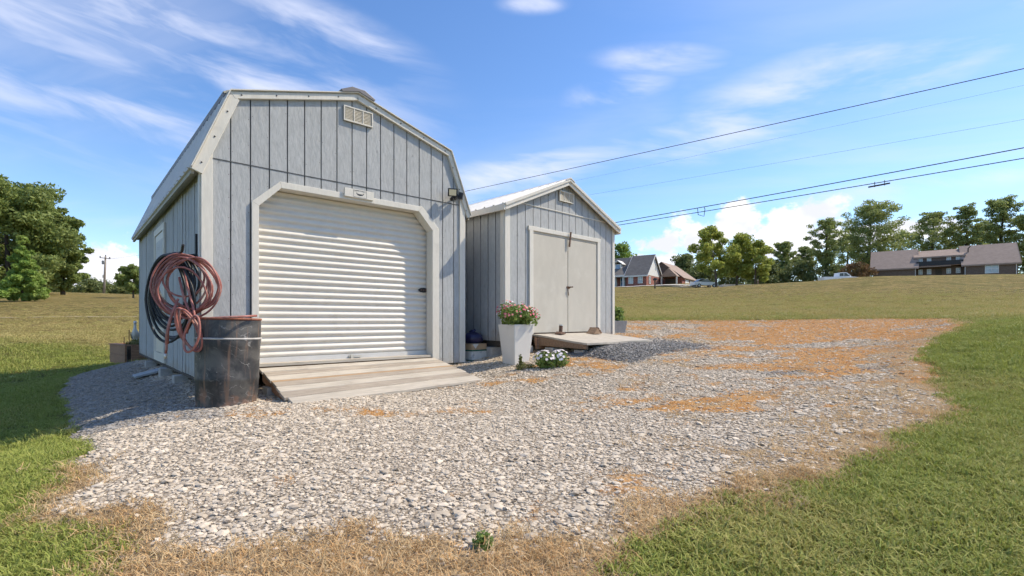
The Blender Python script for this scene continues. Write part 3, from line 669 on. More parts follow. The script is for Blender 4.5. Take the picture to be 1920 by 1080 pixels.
# doorway trim
outer = [(.50, h(-.56)), (.50, h(1.432)), (.82, h(1.73)), (2.875, h(1.73)), (3.17, h(1.432)), (3.17, h(-.60))]
inner = [(.58, h(-.56)), (.58, h(1.39)), (.838, h(1.65)), (2.808, h(1.65)), (3.05, h(1.392)), (3.05, h(-.60))]
for i in range(5):
    MB().prism([outer[i], outer[i+1], inner[i+1], inner[i]], -.046, -.0145).build('door_trim', M['white'], ea, bevel=.004)
    (x0, z0), (x1, z1) = inner[i], inner[i+1]; cx_, cz_ = 1.83, h(.6)
    def outw(x, z): d_ = Vector((x-cx_, z-cz_)); return (x+(.02 if x > cx_ else -.02), z+(.02 if z > h(1.2) else 0))
    MB().prism([(x0, z0), (x1, z1), outw(x1, z1), outw(x0, z0)], -.0144, .13).build('door_jamb', M['white'], ea)
MB().box(.58, 3.05, -.03, .30, h(-.565), h(-.53)).build('door_sill', M['plank1'], ea)
# roll-up curtain: rounded ribs
zs, ys_ = [], []; pitch = .0865; z = h(-.47); n_ = 26
for i in range(n_):
    for t, dp in ((0, 0), (.06, .004), (.14, .013), (.26, .021), (.40, .024), (.54, .021), (.66, .013), (.76, .004), (.84, 0)):
        zs.append(z+pitch*(i+t)); ys_.append(.17-dp)
v = []; xs_ = (.50, 1.3, 2.2, 3.14)
for zz, yy in zip(zs, ys_):
    for x_ in xs_: v.append((x_, yy, zz))
f = [(i*4+j, i*4+j+1, i*4+j+5, i*4+j+4) for i in range(len(zs)-1) for j in range(3)]
rd = mesh_obj('roll_up_door', v, f, M['door'], ea, smooth=True, fix=False)
MB().box(.52, 3.12, .135, .185, h(-.53), h(-.468)).build('bottom_bar', M['roof'], rd)
MB().box(.52, 3.12, .13, .19, h(-.545), h(-.5305)).build('rubber_seal', M['black'], rd)
lt = MB().box(1.78, 1.96, .11, .1345, h(-.515), h(-.49)).box(1.80, 1.84, .095, .1095, h(-.53), h(-.475)); lt.build('slide_latch', M['brass'], rd)
hd = MB().prism([(2.90, h(.475)), (2.94, h(.505)), (3.0, h(.515)), (3.06, h(.505)), (3.10, h(.475)), (3.06, h(.445)), (3.0, h(.435)), (2.94, h(.445))], .132, .145).build('door_handle', M['black'], rd, bevel=.003)
for x_ in (2.96, 3.0, 3.04): MB().box(x_-.008, x_+.008, .125, .1318, h(.462), h(.488)).build('handle_boss', M['rustiron'], hd)
# maker's plate on the door head
pl = MB().box(1.637, 2.06, -.078, -.0465, h(1.684), h(1.80)).build('sign_plate', M['white'], ea, bevel=.003)
lg = MB()
for a, b, c_, d_ in ((1.76, 1.95, h(1.694), h(1.697)), (1.76, 1.95, h(1.785), h(1.788)), (1.76, 1.763, h(1.697), h(1.785)), (1.947, 1.95, h(1.697), h(1.785))): lg.box(a, b, -.0795, -.0782, c_, d_)
cr_ = [(1.855+.055*math.cos(t), h(1.755)+.038*math.sin(t)) for t in np.linspace(math.pi, 2*math.pi, 12)]+[(1.855+.045*math.cos(t), h(1.752)+.018*math.sin(t)) for t in np.linspace(2*math.pi, math.pi, 12)]
lg.prism(cr_, -.0795, -.0782); lg.box(1.825, 1.885, -.0795, -.0782, h(1.735), h(1.74)); lg.build('logo', M['black'], pl)
tx = MB(); random.seed(3)
for i in range(13):
    t = -.075+.0125*i; zz = h(1.765)+.012*(1-(t/.08)**2)
    if i in (7,): continue
    tx.box(1.855+t-.0045, 1.855+t-.0025, -.0795, -.0782, zz, zz+.011); tx.box(1.855+t-.0024, 1.855+t+.004, -.0795, -.0782, zz+(.009 if i % 2 else .0), zz+(.011 if i % 2 else .002))
tx.build('lettering', M['black'], pl)
# floodlight on the right
fl = MB().lathe([(.05, 0), (.05, .02)], 14).xf(Matrix.Translation((3.50, -.015, h(1.995))) @ Matrix.Rotation(math.pi/2, 4, 'X')).build('floodlight', M['black'], ea)
MB().tube([(3.50, -.03, h(1.995)), (3.44, -.08, h(2.0)), (3.37, -.115, h(2.0))], .013).build('light_arm', M['black'], fl)
hb = MB().box(-.062, .062, -.03, .05, -.05, .05).prism([(-.075, -.062), (.075, -.062), (.075, .062), (-.075, .062)], -.045, -.03)
R_ = Matrix.Translation((3.335, -.165, h(2.005))) @ Matrix.Rotation(-.45, 4, 'Z') @ Matrix.Rotation(.25, 4, 'X')
hb.xf(R_).build('lamp_head', M['black'], fl, bevel=.004)
MB().box(-.055, .055, -.051, -.0455, -.046, .046).xf(R_).build('lamp_lens', M['cream'], fl)
MB().ball((3.36, -.12, h(1.915)), (.033, .033, .03), 12, 8).tube([(3.40, -.09, h(1.985)), (3.37, -.11, h(1.93))], .012).build('motion_sensor', M['black'], fl, smooth=True)
R2 = Matrix.Translation((3.53, -.13, h(1.99))) @ Matrix.Rotation(.9, 4, 'Z') @ Matrix.Rotation(.2, 4, 'X')
MB().box(-.05, .05, -.03, .04, -.045, .045).xf(R2).build('lamp_head', M['black'], fl, bevel=.004)
# side door in the left wall
sdo = MB()
for a, b, c_, d_ in ((2.72, 2.84, h(-.66), h(1.52)), (3.78, 3.90, h(-.66), h(1.52)), (2.84, 3.78, h(1.42), h(1.52)), (2.84, 3.78, h(-.66), h(-.52))): sdo.box(-.042, -.0145, a, b, c_, d_)
sdo = sdo.build('side_door', M['white'], ea)
MB().box(-.028, -.0146, 2.845, 3.775, h(-.515), h(1.415)).build('door_panel', M['door'], sdo)
MB().box(-.034, -.0285, 2.95, 3.67, h(-.1), h(1.3)).build('raised_panel', M['cartonw'], sdo)
MB().tube([(-.03, 3.68, h(.45)), (-.075, 3.68, h(.45)), (-.075, 3.60, h(.45))], .012).build('lever_handle', M['black'], sdo)
# hose hanger by the front corner
hk = MB().box(-.05, -.0146, .13, .19, h(.62), h(1.0)); hk.tube([(-.03, .16, h(.76)), (-.16, .14, h(.74)), (-.23, .02, h(.74)), (-.24, -.30, h(.74)), (-.24, -.36, h(.80))], .014)
hk.build('hose_hanger', M['black'], ea)

# ---- small gable shed
WB, LB, BB = 3.08, 4.9, -.30
eb = empty('gable_shed', (B0.x, B0.y, Z0+BB), B_RZ, label='smaller grey gable roofed shed with beige double doors', cat='shed')
h = lambda z: z-BB
prb = [(-.11, h(1.885)), (1.54, h(2.60)), (3.19, h(1.885))]
topb = interp([(p[0], p[1]-.04) for p in prb]); opb = lambda x: h(1.60) if .60 < x < 2.54 else 0.
gx = [0, .28]+[.28+.195*i for i in range(1, 14)]+[3.08]
strips(eb, gx, opb, topb, [.60, 1.54, 2.54], h(2.0), 'siding_board', M['siding'], -.014, 0)
bk = MB(); ed = [.02, .6, 1.54, 2.54, 3.06]
for p, q in zip(ed[:-1], ed[1:]): e = 1e-5; bk.prism([(p, opb(p+e)), (q, opb(q-e)), (q, topb(q)-.01), (p, topb(p)-.01)], .001, .04)
bk.build('wall_backing', M['groove'], eb)
side_wall(eb, .016, LB, -.04, h(1.90), 0, -1, .195); side_wall(eb, .016, LB, -.04, h(1.90), WB, 1, .195)
MB().prism([(0, 0), (WB, 0), (WB, topb(WB)), (1.54, topb(1.54)), (0, topb(0))], LB-.05, LB).build('rear_wall', M['siding'], eb)
MB().box(.05, WB-.05, .045, LB-.06, h(-.30), h(-.225)).build('floor_deck', M['oldwood'], eb)
for x_ in (.05, 1.45, 2.9): MB().box(x_, x_+.1, .05, LB-.06, h(-.44), h(-.3005)).build('skid', M['dark'], eb)
roof_slope(eb, prb[0], prb[1], -.13, LB+.1); roof_slope(eb, prb[2], prb[1], -.13, LB+.1)
for a, b in ((0, 1), (2, 1)):
    p0, p1 = prb[a], prb[b]
    rake(eb, p0, p1, .085, -.122, -.09, (0, 0)); rake(eb, (p0[0], p0[1]+.03), (p1[0], p1[1]+.03), .05, -.142, -.1225, (0, 0), 'rake_cap')
    rake(eb, (p0[0], p0[1]-.005), (p1[0], p1[1]-.005), .02, -.0899, -.0145, (0, 0), 'rake_soffit', 'eave')
MB().prism([(1.42, h(2.572)), (1.54, h(2.624)), (1.66, h(2.572)), (1.66, h(2.584)), (1.54, h(2.648)), (1.42, h(2.584))], -.15, LB+.1).build('ridge_cap', M['white'], eb)
MB().box(-.125, -.09, -.12, LB+.08, h(1.80), h(1.895)).build('eave_trim', M['white'], eb, bevel=.004)
MB().box(WB+.09, WB+.125, -.12, LB+.08, h(1.80), h(1.895)).build('eave_trim', M['white'], eb, bevel=.004)
MB().box(-.09, -.0146, .0, LB, h(1.86), h(1.878)).build('soffit', M['eave'], eb)
for x0, x1 in ((-.02, .095), (WB-.06, WB+.02)): MB().box(x0, x1, -.036, -.0145, -.0, h(1.90)).build('corner_board', M['white'], eb, bevel=.004)
MB().box(-.036, -.0145, -.0142, .07, -.0, h(1.87)).build('corner_board', M['white'], eb, bevel=.004)
MB().bar((.30, -.02, h(2.005)), (2.78, -.02, h(2.005)), .016, .016).build('seam_flashing', M['white'], eb)
louvre(eb, 1.34, 1.748, h(2.205), h(2.395))
for o in eb.children:
    if o.name.startswith(('gable_vent', 'vent_backing')): o.location.y = -.0145
for a, b, c_, d_ in ((.555, .648, h(-.25), h(1.565)), (2.497, 2.59, h(-.25), h(1.565)), (.53, 2.60, h(1.565), h(1.64))): MB().box(a, b, -.045, -.0145, c_, d_).build('door_trim', M['white'], eb, bevel=.004)
MB().box(.648, 2.497, -.02, -.0, h(1.525), h(1.564)).build('door_header', M['ply'], eb)
MB().box(.60, 2.54, -.016, .05, h(-.25), h(-.222)).build('door_sill', M['rustiron'], eb)
for a, b in ((.66, 1.588), (1.604, 2.488)):
    dd_ = MB().box(a, b, -.026, .012, h(-.215), h(1.518)).build('shed_door', M['ply'], eb, bevel=.003)
MB().box(1.586, 1.606, -.012, .02, h(-.215), h(1.518)).build('door_gap', M['black'], eb)
MB().bar((1.60, -.06, h(1.375)), (1.625, -.075, h(1.655)), .03, .022, (0, 1, 0)).build('drop_bar', M['rustiron'], eb, bevel=.003)
hn = MB().box(1.555, 1.65, -.034, -.0262, h(.60), h(.64)).tube([(1.61, -.034, h(.62)), (1.615, -.075, h(.625)), (1.67, -.085, h(.63))], .012).tube([(1.58, -.04, h(.60)), (1.585, -.045, h(.52)), (1.60, -.04, h(.47))], .007)
hn.build('door_handle', M['rustiron'], eb)

# ------------------------------------------------------------------ ramps
def Apt(x, o, z): q = A0+AX*x+AN*o; return Vector((q.x, q.y, Z0+z))
def Bpt(x, o, z): q = B0+BX*x+BN*o; return Vector((q.x, q.y, Z0+z))
LR = 1.245; zr0, zr1 = -.565, -.85
er = empty('wooden_ramp', Apt(.585, 0, BA), A_RZ, label='weathered plank ramp leading up to the roll-up door', cat='ramp')
def ramp_z(o, x=1.25): return zr0+(zr1-zr0)*o/LR-BA+(x-1.25)*.028*o/LR+.012*o/LR
edges = [.05, .19, .335, .49, .545, .70, .86, 1.03, LR]; mats = ['plank1', 'plank0', 'plank1', 'plank2', 'plank0', 'plank1', 'plank0', 'plank1']
for i in range(8):
    a, b = edges[i]+.0045, edges[i+1]-.0045; e0, e1 = random.uniform(-.02, .015), random.uniform(-.015, .02); th = .034; dz = random.uniform(-.0015, .0015)
    v = [(xx, -oo, ramp_z(oo, xx)+dz-tt) for tt in (0, th) for oo in (a, b) for xx in (e0, 2.5+e1)]
    MB().add(v, [(0, 1, 3, 2), (4, 5, 7, 6), (0, 1, 5, 4), (2, 3, 7, 6), (0, 2, 6, 4), (1, 3, 7, 5)]).build('plank', M[mats[i]], er, bevel=.004)
for x_ in (.03, .8, 1.6, 2.42):
    rz_ = lambda o: ramp_z(o, x_)
    pr = [(.06, rz_(.06)-.04), (LR-.03, rz_(LR-.03)-.04), (LR-.03, rz_(LR-.03)-.045), (.55, rz_(.55)-.15), (.06, rz_(.06)-.16)]
    MB().prism([(p, q) for p, q in pr], 0, .04).xf(Matrix(((0, 1, 0, x_), (-1, 0, 0, 0), (0, 0, 1, 0), (0, 0, 0, 1)))).build('stringer', M['oldwood'], er)
eq = empty('wooden_ramp', Bpt(.66, 0, BB), B_RZ, label='short pale sheet ramp on a brown beam before the beige double doors', cat='ramp')
zt = lambda o: -.232-.125*o/1.21-BB
v = []
for tt in (0, .03):
    for i in range(9):
        for j in range(9):
            oo = .03+1.18*j/8; xx = -.02+1.92*i/8
            wob = .004*math.sin(i*1.3+j*.8) if 0 < j else 0
            ov = .05*math.sin(i*1.1) if j == 8 else 0
            v.append((xx, -oo-ov, zt(oo)+wob-tt))
f = []
for i in range(8):
    for j in range(8): a = i*9+j; f += [(a, a+9, a+10, a+1), (a+81, a+82, a+91, a+90)]
for i in range(8):
    for j in (0, 8): a = i*9+j; f.append((a, a+9, a+90, a+81))
for j in range(8):
    for i in (0, 8): a = i*9+j; f.append((a, a+1, a+82, a+81))
mesh_obj('ramp_sheet', v, f, M['slab'], eq)
COL.objects[-1] if False else None
for o in [o for o in bpy.data.objects if o.name == 'ramp_sheet']: o.parent = eq
for x_ in (-.015, 1.85):
    MB().prism([(.05, zt(.05)-.032), (1.19, zt(1.19)-.034), (1.19, zt(1.19)-.10), (.05, zt(.05)-.19)], 0, .045).xf(Matrix(((0, 1, 0, x_), (-1, 0, 0, 0), (0, 0, 1, 0), (0, 0, 0, 1)))).build('side_beam', M['beam'], eq, bevel=.004)
MB().box(-.06, 1.9, -.17, -.13, zt(.15)-.24, zt(.15)-.05).build('cross_beam', M['oldwood'], eq)

# concrete blocks under things
def block(p, rz, label, size=(.39, .19, .19), mat='concrete'):
    e = MB(); a, b, c_ = size
    e.box(-a/2, a/2, -b/2, b/2, 0, c_)
    o = e.build('concrete_block', M[mat], None, bevel=.006); o.location = p; o.rotation_euler = (0, 0, rz)
    return tag(o, label, 'block', 'blocks propping up the sheds')
def wall_block(t, label, w=.2):
    q = A0-AN*t-AX*.03; zt_ = Z0-.722; g = gz(q.x, q.y)
    block((q.x, q.y, g-.12), A_RZ, label, (.16, w, zt_-g+.118))
wall_block(1.3, 'pale block under the big shed side wall nearest the drum'); wall_block(2.6, 'pale block under the big shed below its side door'); wall_block(4.4, 'pale block under the big shed side wall nearest the raised bed')
for (x_, o_, z0_, z1_, w_, lab) in ((.08, -.35, -.75, -.45, .30, 'pale block standing behind the white cartons under the small shed'), (.34, .06, -.72, -.43, .36, 'grey block right behind the white planter under the small shed'),
                              (.80, .42, -.72, -.455, .34, 'grey block under the brown ramp beam above the white flowers'), (.86, 1.0, -.70, -.475, .34, 'grey block at the low end of the brown ramp beam')):
    q = Bpt(x_, o_, z0_); block(q, B_RZ, lab, (w_, .19, z1_-z0_))
for x_, lab in ((.75, 'grey block in the dark left end under the plank ramp'), (1.9, 'grey block in the dark middle under the plank ramp')):
    q = Apt(x_, .32, -.9); block(q, A_RZ, lab, (.36, .19, .125))
# loose board on the bank
qx_, qy_ = hit(294, 704); q = Vector((qx_, qy_, 0))
bo = MB().box(-.30, .30, -.13, .13, 0, .03).build('loose_board', M['greyboard'], None, bevel=.004)
bo.location = (q.x, q.y, gz(q.x, q.y)+.06); bo.rotation_euler = (.03, -.24, A_RZ+.10)
tag(bo, 'loose grey board lying on the gravel bank beside the big shed', 'board')

# grey gravel heap against the small ramp
def pile_h(x, o):
    edge = 1.16; dx_ = np.clip((x-1.75)/1.55, -1, 1.0)
    f_ = np.where(o < edge, sstep(.55, edge, o), sstep(edge+1.15+.2*np.cos(x*2), edge+.02, o))
    return f_*np.clip(1-np.abs((x-2.0)/1.42)**5, 0, 1)
xs_, os_ = np.meshgrid(np.linspace(.3, 3.4, 60), np.linspace(.5, 2.4, 40)); xf, of = xs_.ravel(), os_.ravel()
wx = B0.x+BX.x*xf+BN.x*of; wy = B0.y+BX.y*xf+BN.y*of; g = ground(wx, wy); tz = Z0-.375-.02*of
hh = pile_h(xf, of); z = g+np.maximum(tz-g, .02)*hh-.03*(hh < .02)+(fbm(wx*9, wy*9, 8)-.5)*.03*(hh > .02)
f = [(i*60+j, i*60+j+1, i*60+j+61, i*60+j+60) for i in range(39) for j in range(59)]
M['pilebed'] = simple('grey_gravel_fines', (.16, .16, .158), .95, .4, 40)
po = mesh_obj('gravel_pile', np.c_[wx, wy, z], f, M['pilebed'], None, smooth=True, fix=False); tag(po, 'heap of fresh grey gravel packed against the small ramp', 'gravel pile')
me = po.data
for nm in ('orange', 'tan'): me.attributes.new(nm, 'FLOAT', 'POINT')
xp = rng.uniform(.3, 3.4, 16000); op = rng.uniform(.55, 2.5, 16000); hp = pile_h(xp, op); k = (hp > .04+.06*rng.random(16000)) & ~((op < 1.14) & (xp < 2.58) & (xp > .6)); xp, op, hp = xp[k], op[k], hp[k]
wx = B0.x+BX.x*xp+BN.x*op; wy = B0.y+BX.y*xp+BN.y*op; g = ground(wx, wy); z = g+np.maximum(Z0-.375-.02*op-g, .02)*hp; n = len(wx); sz = np.exp(rng.normal(math.log(.026), .3, n))
scatter('stones', stones, 10, wx, wy, z+.004, np.c_[sz, sz, sz], rng.uniform(-.8, .8, (n, 3))*np.array([1, 1, 4]), rng.uniform(.95, 1, n), parent=po, kind='stuff')

# things standing on the small ramp
q = Bpt(1.20, .18, -.215)
e = empty('door_stop', (q.x, q.y, Z0-.247), B_RZ+.3, label='rusty iron post foot standing on the small ramp', cat='door stop')
MB().prism([(-.12, 0), (.12, 0), (.11, .022), (.03, .034), (-.04, .05), (-.11, .02)], -.06, .06).build('base_plate', M['rustiron'], e, bevel=.004)
MB().tube([(.01, 0, .03), (.03, .0, .15)], .034, 12).build('tube', M['rustiron'], e, smooth=False); MB().tube([(.031, 0, .151), (.034, 0, .172)], .038, 12).build('collar', M['brass'], e)
q = Bpt(2.12, .24, -.25)
e = empty('wedge_block', (q.x, q.y, Z0-.254), B_RZ+.1, label='brown triangular block with a shingled top on the small ramp', cat='block')
MB().prism([(-.15, 0), (.13, 0), (-.01, .115)], -.09, .09).build('block_body', M['beam'], e)
for t in (0, .34, .67): MB().bar((-.005+.135*t*.97, 0, .12-.112*t), (-.005+.135*(t+.3), 0, .12-.112*(t+.3)+.006), .20, .01, (.6, 0, .8)).build('shingle', M['oldwood'], e)

# ------------------------------------------------------------------ drum and hoses
ed_ = empty('steel_drum', (-3.105, 5.39, gz(-3.105, 5.39)-.015), 0, label='battered black steel drum with a rusty rim standing by the corner of the big shed', cat='drum')
ed_.rotation_euler = (0, math.radians(1.5), .4)
zt_ = Z0+.015-ed_.location.z
pf = [(.27, .0), (.283, .012), (.277, .03), (.285, .10), (.292, .28), (.297, .30), (.292, .32), (.293, .55), (.2935, .60), (.296, zt_-.30), (.303, zt_-.22), (.298, zt_-.20), (.297, zt_-.02), (.295, zt_), (.283, zt_), (.283, zt_-.2), (.279, .06), (.0, .05)]
pf = [(r*1.045, z) for r, z in pf]
MB().lathe(pf, 48, cap=False).build('drum_body', M['drum'], ed_, smooth=True)
MB().tube([(.311*math.cos(a), .311*math.sin(a), zt_-.205) for a in np.linspace(0, 2*math.pi, 49)[:-1]], .011, 8, True).build('hoop', M['hoop'], ed_, smooth=True)
MB().tube([(.307*math.cos(a), .307*math.sin(a), zt_+.004) for a in np.linspace(0, 2*math.pi, 49)[:-1]], .012, 8, True).build('rim', M['rimrust'], ed_, smooth=True)
def loop(cu, cv, ru, rv, Y, yaw, tilt=0, n=40, a0=0, a1=2*math.pi, wob=.03, pull=0.):
    """one hanging turn of hose; yaw turns its plane about the vertical"""
    c_ = P(cu, cv, Y); R1, R2 = ru/F*Y, rv/F*Y; out = []; ph = random.uniform(0, 6)
    for t in np.linspace(a0, a1, n, endpoint=abs(a1-a0-2*math.pi) > .01):
        q = 1+wob*math.sin(2*t+ph)+wob*.6*math.sin(3*t-ph)
        x_, z_ = R1*math.sin(t)*q, R2*math.cos(t)*q
        if z_ > 0: x_ *= 1-.18*(z_/R2)
        x2, z2 = x_*math.cos(tilt)-z_*math.sin(tilt), x_*math.sin(tilt)+z_*math.cos(tilt)
        out.append(c_+Vector((x2*math.cos(yaw), x2*math.sin(yaw)+.02*math.sin(t+ph), z2)))
    return out
random.seed(12)
hr = empty('garden_hose', P(345, 560, 5.40), 0, label='faded red rubber hose coiled on the hanger above the drum', cat='hose')
def hose(parent, pts, r, mat, closed=False, name='coil'):
    o = parent.location; MB().tube([p-o for p in pts], r, 8, closed).build(name, M[mat], parent, smooth=True)
for cu, cv, ru, rv, Y, yaw, ti in ((348, 532, 60, 54, 5.36, .1, 0), (344, 536, 57, 54, 5.33, -.15, .1), (352, 534, 52, 52, 5.38, .25, -.1), (356, 540, 58, 55, 5.30, .05, .06), (345, 520, 35, 36, 5.34, .1, .1),
                                   (350, 528, 44, 46, 5.40, -.1, 0), (338, 533, 50, 57, 5.35, .3, .12), (364, 532, 50, 50, 5.32, -.05, -.25), (340, 545, 46, 44, 5.31, .1, -.2), (342, 538, 55, 56, 5.39, .05, .02)):
    hose(hr, loop(cu, cv, ru, rv, Y, yaw, ti), .0108, 'hosered', True)
for cu, cv, ru, rv, Y, yaw, ti in ((352, 617, 16, 42, 5.12, .2, .38), (357, 620, 17, 42, 5.09, .1, .30), (350, 615, 15, 40, 5.16, .1, .45), (360, 626, 17, 34, 5.06, -.1, -.25)): hose(hr, loop(cu, cv, ru, rv, Y, yaw, ti), .012, 'hosered', True)
hose(hr, [P(330, 575, 5.28), P(318, 600, 5.26), P(312, 630, 5.25), P(312, 655, 5.25), P(310.5, 664, 5.25)], .0125, 'hosered', name='tail')
hose(hr, [P(334, 560, 5.27), P(322, 590, 5.25), P(315, 620, 5.24), P(314, 645, 5.24)], .0125, 'hosered', name='tail')
hose(hr, [P(345, 500, 5.36), P(352, 540, 5.3), P(362, 575, 5.25), P(366, 600, 5.2), P(376, 605, 5.16), P(392, 597, 5.13), P(425, 595.0, 5.11), P(455, 593.8, 5.14), P(481, 592, 5.30)], .0125, 'hosered', name='lead')
hose(hr, [P(336, 520, 5.33), P(345, 560, 5.29), P(358, 590, 5.22), P(350, 625, 5.15)], .0125, 'hosered', name='lead')
hose(hr, [P(310.5, 663, 5.25), P(310, 673, 5.25)], .016, 'brass', name='coupling')
hb_ = empty('garden_hose', P(320, 560, 5.5), 0, label='black rubber hose hanging in loose loops behind the red hose', cat='hose')
for cu, cv, ru, rv, Y, yaw, ti in ((325, 535, 52, 60, 5.47, -.35, .05), (322, 540, 50, 64, 5.45, -.3, .1), (328, 532, 54, 57, 5.5, -.4, 0), (318, 550, 48, 72, 5.44, -.3, .12), (316, 545, 42, 66, 5.48, -.35, .2), (322, 560, 56, 78, 5.43, -.3, -.02), (314, 558, 52, 80, 5.41, -.2, .05),
                                   (322, 542, 46, 60, 5.42, -.25, .15), (320, 556, 56, 80, 5.46, -.35, .06), (335, 528, 44, 48, 5.45, -.2, 0)):
    hose(hb_, loop(cu, cv, ru, rv, Y, yaw, ti), .0145, 'hoseblack', True)

# ------------------------------------------------------------------ planter, plants, boxes
def leaf_cloud(centers, n, size, up=.3):
    """leaf quads spread through ellipsoids (x,y,z,rx,ry,rz,weight)"""
    c_ = np.array(centers, float); w = c_[:, 6]/c_[:, 6].sum(); i = rng.choice(len(c_), n, p=w)
    dd = rng.normal(size=(n, 3)); dd /= np.linalg.norm(dd, axis=1)[:, None]; rad = rng.random(n)**.45
    p = c_[i, :3]+dd*c_[i, 3:6]*rad[:, None]
    nn = rng.normal(size=(n, 3))+dd*.8; nn[:, 2] += up; nn /= np.linalg.norm(nn, axis=1)[:, None]
    t = np.cross(nn, rng.normal(size=(n, 3))); t /= np.linalg.norm(t, axis=1)[:, None]+1e-9; b = np.cross(nn, t)
    s = (size*rng.uniform(.6, 1.4, n))[:, None]; a = t*s; b = b*s*.55
    v = np.stack([p-a, p+b*.9, p+a, p-b*.9], 1).reshape(-1, 3)
    return v, np.arange(n*4).reshape(-1, 4)
def leaf_obj(name, centers, n, size, mat, parent, up=.3):
    v, f = leaf_cloud(centers, n, size, up); me = bpy.data.meshes.new(name); nf = len(f)
    me.vertices.add(len(v)); me.vertices.foreach_set('co', v.ravel().astype(np.float32)); me.loops.add(nf*4); me.loops.foreach_set('vertex_index', f.ravel().astype(np.int32))
    me.polygons.add(nf); me.polygons.foreach_set('loop_start', np.arange(0, nf*4, 4, dtype=np.int32)); me.polygons.foreach_set('loop_total', np.full(nf, 4, np.int32)); me.update(calc_edges=True)
    me.materials.append(mat); o = bpy.data.objects.new(name, me); COL.objects.link(o); o.parent = parent; return o
def tapered(name, w0, w1, hgt, mat, parent, lip=.02, wall=.02):
    q = lambda w, z: [(-w/2, -w/2, z), (w/2, -w/2, z), (w/2, w/2, z), (-w/2, w/2, z)]
    v = q(w0, 0)+q(w1, hgt)+q(w1-2*wall, hgt)+q(w1-2*wall-.02, hgt-.06)
    f = [(0, 1, 2, 3), (12, 13, 14, 15)]
    for k in (0, 4, 8):
        for i in range(4): f.append((k+i, k+(i+1) % 4, k+4+(i+1) % 4, k+4+i))
    return mesh_obj(name, v, f, mat, parent, bevel=.006)
g0 = Z0-.685
pc = Vector((.06, 7.72, g0)); hp_ = .625
ep = empty('planter', pc, A_RZ-.03, label='tall white tapered planter at the corner of the small shed', cat='planter')
tapered('planter_body', .285, .395, hp_, M['planter'], ep); MB().box(-.165, .165, -.165, .165, hp_-.05, hp_-.035).build('potting_soil', M['soil'], ep)
def flower(mb, c, r, nrm):
    nrm = Vector(nrm).normalized(); t = nrm.orthogonal().normalized(); b = nrm.cross(t); a0 = random.uniform(0, 6)
    for i in range(5):
        a = a0+i*1.2566; d0 = t*math.cos(a)+b*math.sin(a); e0 = nrm.cross(d0)
        mb.add([c, c+d0*r*.6+e0*r*.42+nrm*r*.15, c+d0*r+nrm*r*.05, c+d0*r*.6-e0*r*.42+nrm*r*.15], [(0, 1, 2, 3)])
def flowers(parent, centers, n, r, groups, zmin=-9):
    mbs = {k: MB() for k, _ in groups}; ks = [k for k, _ in groups]; ws = [w for _, w in groups]
    for _ in range(n):
        c_ = random.choices(centers, [q[6] for q in centers])[0]
        dd = Vector((random.gauss(0, 1), random.gauss(0, 1), random.gauss(.5, 1))).normalized()
        if dd.z < -.1: dd.z = -dd.z
        p = Vector((c_[0]+dd.x*c_[3]*1.05, c_[1]+dd.y*c_[4]*1.05, c_[2]+dd.z*c_[5]*1.08))
        if p.z < zmin: continue
        k = random.choices(ks, ws)[0]; flower(mbs[k], p, r*random.uniform(.7, 1.25), dd+Vector((0, -.3, .4)))
    for k, mb in mbs.items():
        if mb.v: mb.build('blossom', M[k], parent, fix=False)
random.seed(5)
ef = empty('flowering_plant', pc+Vector((0, 0, hp_-.035)), A_RZ, label='bushy pink flowering plant filling the tall white planter', cat='plant')
cs = [(0, 0, .14, .27, .27, .15, 3), (-.18, -.1, .13, .16, .16, .13, 1), (.16, .05, .16, .17, .17, .15, 1), (.05, -.16, .12, .17, .16, .12, 1), (-.05, .14, .20, .16, .15, .13, 1), (0, 0, .03, .2, .2, .07, 1), (.2, -.14, .12, .13, .13, .13, .8)]
cs = [(a, b, c_*1.18+.01, d_*1.05, e_*1.05, f_*1.2, w_) for a, b, c_, d_, e_, f_, w_ in cs]
leaf_obj('foliage', cs, 3600, .022, M['leaf_gar'], ef)
stems = MB()
for i in range(26):
    a = random.uniform(0, 6.28); r = random.uniform(.05, .26); stems.tube([(.05*math.cos(a), .05*math.sin(a), -.0), (r*.6*math.cos(a), r*.6*math.sin(a), .1), (r*math.cos(a), r*math.sin(a), random.uniform(.14, .26))], .003, 5)
stems.build('stem', M['leaf_weed'], ef)
flowers(ef, cs[:5]+cs[6:], 150, .020, [('fl_pink', 5), ('fl_coral', 3), ('fl_white', 2)], .08)
gw = gz(.57, 7.12)
ew = empty('flower_bush', (.57, 7.12, gw), 0, label='low bush of white flowers growing in the gravel beside the planter', cat='plant')
cs = [(-.1, 0, .12, .16, .13, .13, 2), (.12, .03, .13, .14, .13, .13, 2), (0, 0, .08, .24, .16, .09, 1)]
leaf_obj('foliage', cs, 1300, .022, M['leaf_gar'], ew); flowers(ew, cs[:2], 110, .021, [('fl_white', 1)], .13)
stems = MB()
for i in range(16):
    a = random.uniform(0, 6.28); r = random.uniform(.05, .2); stems.tube([(.04*math.cos(a), .03*math.sin(a), -.02), (r*math.cos(a), r*.7*math.sin(a), random.uniform(.12, .22))], .003, 5)
stems.build('stem', M['leaf_weed'], ew)
gw = gz(.13, 7.2)
ew = empty('weed', (.15, 7.18, gw), 0, label='small yellowish weed at the foot of the white planter', cat='plant')
leaf_obj('foliage', [(0, 0, .06, .10, .08, .06, 2), (-.03, 0, .16, .03, .03, .08, 1), (.12, 0, .05, .08, .06, .05, 1)], 420, .018, M['leaf_weed'], ew)
MB().tube([(0, 0, -.02), (-.02, 0, .12), (-.03, 0, .24)], .004, 5).build('stem', M['leaf_weed'], ew)
